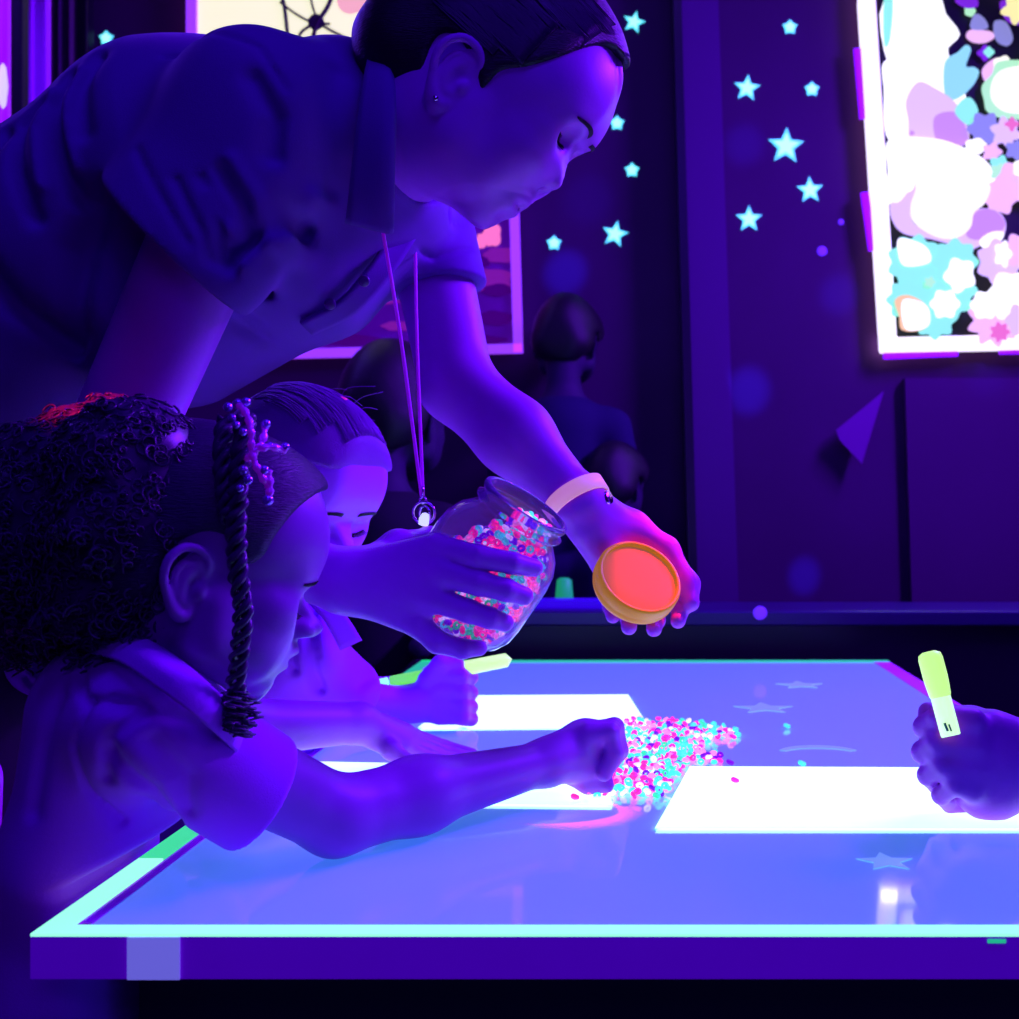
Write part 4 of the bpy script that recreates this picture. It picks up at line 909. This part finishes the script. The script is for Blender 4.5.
sheet_grid('collar', [J([(285,585,1.25),(305,600,1.225),(325,622,1.225),(340,650,1.24)]), J([(296,580,1.26),(318,590,1.235),(342,610,1.235),(362,640,1.25)])], M['shirt_b'], cp, .003)
lower(kid2, P(235,900,1.36)*V(1,1,0)+V(-.03,0,.36), [V(-.42,1.28,.30), V(-.42,1.44,.30)], [V(-.50,1.27,0), V(-.50,1.45,0)], .058, M['trouser'])
# ------------------------------------------------------------------ child at the right edge: hand with highlighter
rwr, rel_, rsh = P(1045,762,1.045), V(.525,1.03,.60), V(.60,1.10,.72)
R_ = [('add', cap(P(985,748,1.045), P(988,786,1.045), .033, .029, (0,1,0), .75), 0), ('add', cap(P(1000,765,1.045), rwr, .040, .033, (0,1,0), .8), .02), ('add', cap(rwr, rel_, .032, .034), .02), ('add', cap(rel_, rsh, .034, .04), .02)]
for dy, dx, r in ((0,0,.0110), (25,-2,.0108), (48,3,.0100), (68,16,.0088)):
    R_ += chain(J([(972,722+dy,1.022), (940+dx,717+dy,1.020), (925+dx,727+dy,1.038), (934+dx,736+dy,1.060), (955+dx,738+dy,1.068)]), [r*1.15,r,r*.95,r*.9,r*.8], .0025, .012)
R_ += chain(J([(1000,735,1.06), (972,722,1.066), (945,716,1.060), (928,712,1.050)]), [.018,.0135,.0115,.0090], .008)
rf = Frame(V(.575,1.13,.93), rotm(28, 180, 0), 1.0)
R_ += head_ops(KID, rf, kid=True)
R_ += [('add', cap(rf.w((-.022,0,-.03)), V(.63,1.13,.78), .038, .042), .02), ('add', cap(V(.64,1.13,.74), V(.66,1.13,.50), .055, .06, (0,1,0), 1.5), .02), ('add', cap(V(.62,1.20,.73), V(.55,1.27,.62), .034, .03), .02), ('add', cap(V(.55,1.27,.62), V(.46,1.24,.580), .029, .02), .02), ('add', cap(V(.46,1.24,.575), V(.42,1.22,.566), .022, .016), .01)]
for i in range(4): R_ += chain([V(.43,1.205+.012*i,.566), V(.395,1.20+.014*i,.563), V(.375,1.20+.015*i,.558)], [.010,.008,.0065], .0028, .008)
R_ += chain([V(.45,1.22,.568), V(.43,1.20,.562), V(.41,1.185,.559)], [.012,.009,.007], .005)
kid4 = person('person', (.66,1.13,0), 'child at the right edge whose fist holds a glowing yellow highlighter over the paper')
skin_obj('body', R_, [((P(905,0,1.04)[0], 1.0, .545), (P(1060,0,1.04)[0], 1.10, .68), .0018), (rf.o-V(.15,.13,.13), rf.o+V(.13,.13,.15), .0028), ((.25,.98,.40), (.78,1.32,1.08), .004)], M['skin_r'], kid4)
hair_cap(KID, rf, CO, .006, M['hair'], kid4, h=.004)
T = [('add', cap(V(.64,1.13,.735), V(.67,1.13,.44), .068, .085, (0,1,0), 1.4), 0), ('add', cap(rsh, rsh+(rel_-rsh)*.7, .05, .048), .03), ('add', cap(V(.62,1.20,.73), V(.57,1.25,.65), .045, .045), .03), ('sub', cap(V(.63,1.13,.79), rf.w((-.02,0,-.02)), .044, .05), .006)]
skin_obj('shirt', T, [((.46,.98,.32), (.80,1.34,.86), .004)], M['shirt_b'], kid4)
lower(kid4, V(.68,1.13,.36), [V(.56,1.05,.30), V(.56,1.21,.30)], [V(.60,1.04,0), V(.60,1.22,0)], .058, M['trouser'])
# ------------------------------------------------------------------ child hidden behind the girl in front
kid5 = person('person', P(0,800,1.20), 'child in dull purple clothes mostly hidden behind the curly-haired child')
hf = Frame(P(30,545,1.22), rotm(20, 10, 0), .95)
ops = head_ops(KID, hf, kid=True)+[('add', cap(hf.w((-.02,0,-.03)), P(5,640,1.22), .038, .04), .02), ('add', cap(P(5,690,1.2), P(-15,900,1.2), .06, .07, (0,1,0), 1.3), .02)]
skin_obj('body', ops, [(hf.o-.15, hf.o+.15, .004), ((-.85,1.05,.35), (-.45,1.36,.86), .006)], M['skin_r'], kid5)
hair_cap(KID, hf, CO, .008, M['hair'], kid5, h=.005)
T = [('add', cap(P(20,700,1.18), P(-10,930,1.18), .085, .095, (0,1,0), 1.3), 0)]
skin_obj('dress', T, [((-.88,.98,.28), (-.46,1.40,.80), .005)], mat('dull_purple_cloth', (.06,.004,.08), .9), kid5)
T = [('add', cap(P(48,660,1.10), P(66,672,1.05), .036, .030, (0,1,0), 1.2), 0), ('add', cap(P(66,672,1.05), P(82,652,1.03), .028, .018), .02)]
for pts in ([(38,655),(60,662),(80,676)], [(40,672),(60,680),(76,690)], [(58,645),(74,660)]): T.append(('disp', crease([P(x,y,1.06) for x, y in pts], .004, .005, (0,1.2), .03), 0))
skin_obj('sleeve', T, [((-.66,.98,.60), (-.48,1.18,.78), .003)], M['shirt_b'], kid5)
lower(kid5, V(-.66,1.20,.34), [V(-.58,1.12,.28), V(-.58,1.28,.28)], [V(-.62,1.11,0), V(-.62,1.29,0)], .055, M['trouser'])
# chair edge, far left
chr_ = empty('small_chair', P(-30,900,1.0)*V(1,1,0), 'bright violet small plastic chair, only its edge in view at the far left', 'chair')
vm = mat('violet_plastic_glow', (.6,.02,1), .4, emit=(.28,0,1), estr=.45)  # emission replaces the lamp light blocked from the chair edge
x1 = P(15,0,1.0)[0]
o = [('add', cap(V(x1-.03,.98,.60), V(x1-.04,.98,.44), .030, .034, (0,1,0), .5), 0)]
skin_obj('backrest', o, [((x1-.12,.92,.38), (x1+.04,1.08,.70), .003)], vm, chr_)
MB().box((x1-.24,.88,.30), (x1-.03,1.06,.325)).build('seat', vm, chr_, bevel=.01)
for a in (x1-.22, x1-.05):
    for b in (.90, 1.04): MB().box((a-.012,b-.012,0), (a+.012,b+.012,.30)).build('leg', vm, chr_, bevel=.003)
# ------------------------------------------------------------------ people far back in the dark
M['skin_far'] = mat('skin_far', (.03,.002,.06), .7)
def far_person(px, py, Y, lab, cloth, yaw, pitch=15, hairm=None, sc=1.0, tw=.13, lean=0):
    f = Frame(P(px,py,Y), rotm(pitch, yaw, 0), sc); r = person('person', f.o, lab)
    b = f.o*V(1,1,0)
    neck = f.w((-.02,0,-.03)); ch_ = neck+V(-lean*.05,0,-.10)
    ops = head_ops(KID, f, kid=True)+[('add', cap(neck, ch_, .04, .045), .02), ('add', cap(ch_+V(-.09,0,-.06), ch_+V(.09,0,-.06), .04, .04), .03), ('add', cap(ch_+V(0,0,-.06), ch_+V(-.03,0,-.34), .08, .09), .03)]
    for s in (-1, 1): ops += chain([ch_+V(s*.12,0,-.06), ch_+V(s*.15,-.02,-.22), ch_+V(s*.10,-.14,-.30)], [.036,.030,.024], .02)
    for s in (-1, 1): ops += chain([ch_+V(s*.05,0,-.36), V(ch_[0]+s*.06,ch_[1],.04)], [.06,.04], .02)
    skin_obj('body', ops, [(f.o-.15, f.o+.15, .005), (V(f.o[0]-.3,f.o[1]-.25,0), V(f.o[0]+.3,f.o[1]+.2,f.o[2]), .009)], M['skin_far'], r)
    hair_cap(KID, f, CO, .014, hairm or M['hair'], r, h=.006)
    T = [('add', cap(ch_+V(-.09,0,-.07), ch_+V(.09,0,-.07), .052, .052), 0), ('add', cap(ch_+V(0,0,-.08), ch_+V(-.03,0,-.36), .10, .115), .03)]
    for s in (-1, 1): T += [('add', cap(ch_+V(s*.12,0,-.07), ch_+V(s*.14,-.01,-.17), .048, .046), .02)]
    skin_obj('shirt', T, [(ch_-V(.26,.22,.52), ch_+V(.26,.22,.08), .008)], cloth, r)
    return r
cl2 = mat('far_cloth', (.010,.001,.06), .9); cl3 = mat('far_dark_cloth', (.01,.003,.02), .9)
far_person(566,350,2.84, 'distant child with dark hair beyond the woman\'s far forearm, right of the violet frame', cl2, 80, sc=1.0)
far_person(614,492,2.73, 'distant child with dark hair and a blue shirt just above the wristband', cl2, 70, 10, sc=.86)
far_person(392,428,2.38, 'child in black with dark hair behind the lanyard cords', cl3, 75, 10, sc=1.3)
# ------------------------------------------------------------------ jar
jb, jt = P(448,622,1.058), P(526,506,1.035)
JA = (jt-jb); JH = float(np.linalg.norm(JA)); JA /= JH
glass = mat('backlit_violet_glass', (.70,.40,1), .03, trans=.72, ior=1.25, spec=.8)  # part-diffuse violet base carries the glow of light from behind
jar = empty('glass_jar', jb, 'clear glass jar of bright beads tipped in the woman\'s hand', 'jar')
k = JH/.145
prof = [(.0,.0),(.030,.0),(.044,.002),(.052,.008),(.0575,.020),(.0590,.035),(.0590,.085),(.0570,.100),(.0510,.113),(.0440,.121),(.0405,.126),(.0400,.130),(.0440,.1315),(.0445,.134),(.0405,.136),(.0400,.139),(.0425,.141),(.0435,.145),(.0425,.148),(.0400,.149)]
inner = [(.0380,.148),(.0375,.130),(.0385,.124),(.0420,.118),(.0490,.110),(.0550,.098),(.0568,.085),(.0568,.036),(.0550,.022),(.0495,.011),(.042,.006),(.028,.005),(0,.005)]
MB().lathe([(r, h*k) for r, h in prof+inner], jb, JA, 64).build('glass_wall', glass, jar, True)
# ------------------------------------------------------------------ lid
lc = P(638,580,1.118); ln = V(.36,-.70,.62); ln /= np.linalg.norm(ln)
lid = empty('jar_lid', lc, 'round yellow jar lid lying in the woman\'s open palm', 'lid')
M['lid'] = mat('yellow_plastic', (.55,.26,.01), .45, emit=(.30,.115,.0), estr=.85)
M['lidf'] = mat('pale_yellow_plastic', (.60,.20,.03), .6, emit=(.30,.13,.07), estr=.6, spec=.15)
MB().lathe([(0,-.018),(.037,-.018),(.0415,-.015),(.0432,-.010),(.0425,-.008),(.0425,-.006),(.0435,-.004),(.0432,.004),(.042,.0065),(.040,.0070),(.0385,.0060),(.0380,.003)], lc, ln, 64).build('rim', M['lid'], lid, True)
MB().lathe([(.0382,.0028),(.036,.0036),(.020,.0040),(0,.0042)], lc, ln, 64).build('face', M['lidf'], lid, True)
# ------------------------------------------------------------------ beads
BC = dict(pink=((1,.03,.30), 'hot pink'), teal=((.06,.80,.62), 'blue-green'), white=((.85,.85,1), 'white'), violet=((.16,.0,.62), 'violet'), green=((.04,.75,.28), 'green'), rose=((1,.28,.62), 'rose'))
def bead_mesh(name, r, hole=.45, th=.42, seg=10):
    m = MB(); pr = [(r*hole,-r*th*.6),(r*.8,-r*th),(r,0),(r*.8,r*th),(r*hole,r*th*.6),(r*hole,-r*th*.6)]
    m.lathe(pr, (0,0,0), (0,0,1), seg); return m
BM = {}
for c_, (rgb, _) in BC.items():
    BM[c_] = mat('bead_'+c_, rgb, .35, emit=rgb, estr=1.0)
def bead_proto(c_, r, nm):
    o = bead_mesh(nm, r).build(nm, BM[c_], None, True); o.hide_render = False; return o
def scatter(spots, r, grp, labf, nm='bead'):
    "one mesh per colour, every bead an object of its own"
    pro = {}
    for p, c_, e in spots:
        if c_ not in pro: o = pro[c_] = bead_proto(c_, r, nm)
        else:
            o = pro[c_].copy(); COL.objects.link(o)
        o.location = Vector([float(q) for q in p]); o.rotation_euler = e
        tag(o, labf(BC[c_][1]), 'bead', grp)
def stuffmesh(name, spots, r, lab, cols):
    mats = [BM[c_] for c_ in cols]; v = []; f = []; mi = []; base = bead_mesh('b', r, seg=7)
    bv_ = np.array(base.v)
    for p, c_, e in spots:
        R = np.array(Euler(e).to_matrix()); n = len(v); v += list(bv_ @ R.T + np.array(p)); f += [tuple(i+n for i in q) for q in base.f]; mi += [cols.index(c_)]*len(base.f)
    o = mesh_obj(name, v, f, mats); o.data.polygons.foreach_set('material_index', mi); return tag(o, lab, 'bead', kind='stuff')
rb = np.random.RandomState(3)
pick = lambda: rb.choice(list(BC), p=[.34,.26,.12,.08,.10,.10])
u_ = np.cross(JA, (0,1,0)); u_ /= np.linalg.norm(u_); v_ = np.cross(JA, u_)
def inside(q):
    d = q-jb; h = d @ JA; rr = np.linalg.norm(d-JA*h); h /= k
    if h < .011 or h > .140: return False
    R_i = np.interp(h, [.011,.022,.036,.085,.098,.110,.118,.124,.148], [.0495,.0545,.0563,.0563,.0545,.0485,.0415,.038,.037])-.0052
    if rr > R_i: return False
    px = CX+q[0]/q[1]*F_PX; py = CY-(q[2]-CAMZ)/q[1]*F_PX
    return py > 548-.42*(px-440) + 4*math.sin(px*.3)
def near_wall(q, mrg=.0075):
    return not inside(q+V(0,-mrg,0)) or not inside(q+V(0,-.003,mrg))
pts = []; cell = {}
tries = 0
while tries < 120000:
    tries += 1
    h = rb.rand()*.145*k; a = rb.rand()*6.283; rr = .052*math.sqrt(rb.rand()); q = jb+JA*h+rr*(math.cos(a)*u_+math.sin(a)*v_)
    if not inside(q): continue
    key = tuple((q/.0058).astype(int)); ok = True
    for i in (-1,0,1):
        for j in (-1,0,1):
            for l in (-1,0,1):
                for o_ in cell.get((key[0]+i,key[1]+j,key[2]+l), ()):
                    if np.sum((o_-q)**2) < .0056**2: ok = False
    if ok: cell.setdefault(key, []).append(q); pts.append(q)
front = [q for q in pts if near_wall(q)]
front.sort(key=lambda q: q[1]); ind = front[:140]; rest = [q for q in pts if not any(q is t for t in ind)]
rest.sort(key=lambda q: q[1]); rest = rest[:1100]
re = lambda: (rb.rand()*6.28, rb.rand()*6.28, rb.rand()*6.28)
scatter([(q, pick(), re()) for q in ind], .0040, 'beads in the tipped jar', lambda c_: f'small {c_} ring bead inside the tipped glass jar')
stuffmesh('jar_bead_filling', [(q, pick(), re()) for q in rest], .0040, 'mass of mixed bright beads filling the tipped jar behind the nearest ones', list(BC))
# beads on the table
pts = []; cell = {}; tries = 0
outl = Poly2(spline([V(x, y) for x, y in ((590,800),(584,785),(615,770),(612,730),(640,722),(690,724),(732,731),(738,738),(715,742),(700,752),(722,757),(718,766),(690,766),(672,785),(668,796),(640,800),(615,796))], 4, True), h=1.0, pad=20)
while tries < 40000 and len(pts) < 520:
    tries += 1
    px, py = 580+165*rb.rand(), 718+88*rb.rand()
    if outl(np.array([px]), np.array([py]))[0] > -1: continue
    q = tpt(px, py)
    lay = .0022+ (.0045 if rb.rand() < .35 else 0)
    q[2] = TZ+lay; key = tuple((q/.008).astype(int)); ok = True
    for i in (-1,0,1):
        for j in (-1,0,1):
            for o_ in cell.get((key[0]+i,key[1]+j), ()):
                if np.sum((o_-q)**2) < .0068**2: ok = False
    if ok: cell.setdefault(key[:2], []).append(q); pts.append(q)
flat = lambda: (rb.randn()*.5, rb.randn()*.5, rb.rand()*6.28)
pts.sort(key=lambda q: q[1]); ind = pts[:150]; rest = pts[150:]
scatter([(q, pick(), flat()) for q in ind], .0042, 'beads spilled on the table', lambda c_: f'small {c_} ring bead in the spilled heap on the table')
if rest: stuffmesh('spilled_bead_heap', [(q, pick(), flat()) for q in rest], .0042, 'far side of the spilled heap of mixed bright beads', list(BC))
lone = [(731,733,'white','white bead lying apart just right of the spilled heap'), (733,739,'pink','pink bead lying beside the white one just right of the heap'), (787,728,'teal','blue-green bead alone on the table, farthest right near the reflections'), (802,766,'teal','pale blue-green bead alone by the back edge of the right paper'),
        (735,783,'pink','single pink bead lying on the right paper sheet'), (730,765,'violet','violet bead at the back edge of the right paper'), (575,800,'pink','pink bead on the paper just under the child\'s fist')]
for x, y, c_, lab in lone:
    o = bead_proto(c_, .0048, 'bead'); q = tpt(x, y, .0030); o.location = Vector(q); o.rotation_euler = (.3,.2,1); tag(o, lab, 'bead')
# ------------------------------------------------------------------ highlighters
M['hl'] = mat('highlighter_yellow', (.7,1,.25), .4, emit=(.55,1,.18), estr=1.0); M['hlb'] = mat('highlighter_pale', (.8,1,.55), .4, emit=(.62,1,.42), estr=1.05)
M['hlg'] = mat('highlighter_green', (.2,.9,.1), .4, emit=(.16,.9,.06), estr=.8)
a, b = P(951,736,1.003), P(929,653,1.020); d = b-a; L = float(np.linalg.norm(d)); d /= L
hl = empty('highlighter', a, 'glowing yellow highlighter standing up out of the fist at the right edge', 'highlighter')
MB().lathe([(0,0),(.0078,0),(.0085,.001),(.0087,L*.10),(.0087,L*.48),(.0084,L*.5)], a, d, 32).build('barrel', M['hlb'], hl, True)
MB().lathe([(.0086,L*.46),(.0095,L*.49),(.0103,L*.60),(.0108,L*.70),(.0108,L*.93),(.0098,L*.985),(.006,L*1.015),(0,L*1.018)], a, d, 32).build('cap', M['hl'], hl, True)
mk = MB(); mk.tube([a+d*.006+V(-.0035,-.0088,0), a+d*.013+V(-.0045,-.0086,0)], .0012, 5); mk.tube([a+d*.006+V(-.0005,-.0092,0), a+d*.012+V(-.0012,-.0092,0)], .0008, 5)
mk.build('printed_mark', mat('green_ink', (.0,.25,.1), .5), hl)
a, b = P(374,686,1.462), P(512,659,1.475); d = b-a; L = float(np.linalg.norm(d)); d /= L
h2 = empty('highlighter', a, 'green-yellow highlighter held level in the fist of the child behind the jar', 'highlighter')
MB().lathe([(0,0),(.0055,.002),(.0075,.004),(.0078,L*.10)], a, d, 24).build('end_plug', M['tape'], h2, True)
MB().lathe([(.0080,L*.12),(.0085,L*.14),(.0085,L*.55)], a, d, 24).build('barrel', M['hlg'], h2, True)
MB().lathe([(.0085,L*.55),(.0095,L*.57),(.0090,L*.96),(0,L)], a, d, 24).build('cap', M['hl'], h2, True)
# ================================================================== light
def aim(o, t): o.rotation_euler = (Vector([float(c) for c in t])-o.location).to_track_quat('-Z', 'Y').to_euler()
def area(name, loc, tgt, sx, sy, e, col):
    l = bpy.data.lights.new(name, 'AREA'); l.shape = 'RECTANGLE'; l.size = sx; l.size_y = sy; l.energy = e; l.color = col
    o = bpy.data.objects.new(name, l); o.location = loc; COL.objects.link(o); aim(o, tgt); return o
def spot(name, loc, tgt, deg, e, col, blend=.5, r=.01):
    l = bpy.data.lights.new(name, 'SPOT'); l.spot_size = math.radians(deg); l.spot_blend = blend; l.energy = e; l.color = col; l.shadow_soft_size = r
    o = bpy.data.objects.new(name, l); o.location = loc; COL.objects.link(o); aim(o, tgt); return o
UV = (.17,.012,1.0)
area('uv_area_light', (1.5,1.9,2.1), (0,1.1,.8), 1.2, .25, 125, UV)            # over the right far corner
area('uv_area_light', (.3,.3,2.5), (-.1,1.2,.6), 1.4, .3, 15, (.08,.015,1.0))  # unseen fill added high above the camera side
area('uv_area_light', (-1.6,2.2,2.3), (-.4,1.1,1.0), 1.0, .2, 14, (.12,.03,1.0))
area('uv_area_light', (.6,2.2,2.5), (.6,3.0,1.2), 1.5, .3, 3, (.16,.05,1.0))   # washes the wall
spot('red_party_light', (.5,1.5,2.3), tuple(P(662,549,1.13)), 3.3, 330, (1,.02,.10), .4)
spot('red_party_light', (-.9,.1,2.0), tuple(P(118,428,.90)), 4.0, 300, (1,.02,.12), .8)
area('uv_area_light', (.3,-.9,1.5), (0,.9,.6), .8, .2, 4, (.12,.01,1.0))  # unseen weak fill added behind the camera for the front faces
for i, (x, y, deg, e) in enumerate(((750,386,2.6,60),(567,268,2.6,55),(840,290,2.4,25),(806,571,1.8,60),(746,140,2.6,20),(590,195,3.0,10),(702,362,2.0,0),(375,365,2.4,35),(985,375,2.6,10))):
    if e: spot('blue_party_light', (.5+.05*i,.2,2.55), tuple(P(x,y,2.98)), deg, e*16, (.03,.03,1), .9)
w = bpy.data.worlds.new('dark_room'); scene.world = w; w.use_nodes = True
w.node_tree.nodes['Background'].inputs[0].default_value = (.05,.01,.25,1); w.node_tree.nodes['Background'].inputs[1].default_value = .06
scene.view_settings.view_transform = 'Standard'; scene.view_settings.look = 'None'; scene.view_settings.gamma = 1; scene.view_settings.exposure = 0
scene.cycles.use_denoising = True; scene.cycles.max_bounces = 10; scene.cycles.transmission_bounces = 8; scene.cycles.sample_clamp_indirect = 4; scene.cycles.caustics_reflective = False; scene.cycles.caustics_refractive = False
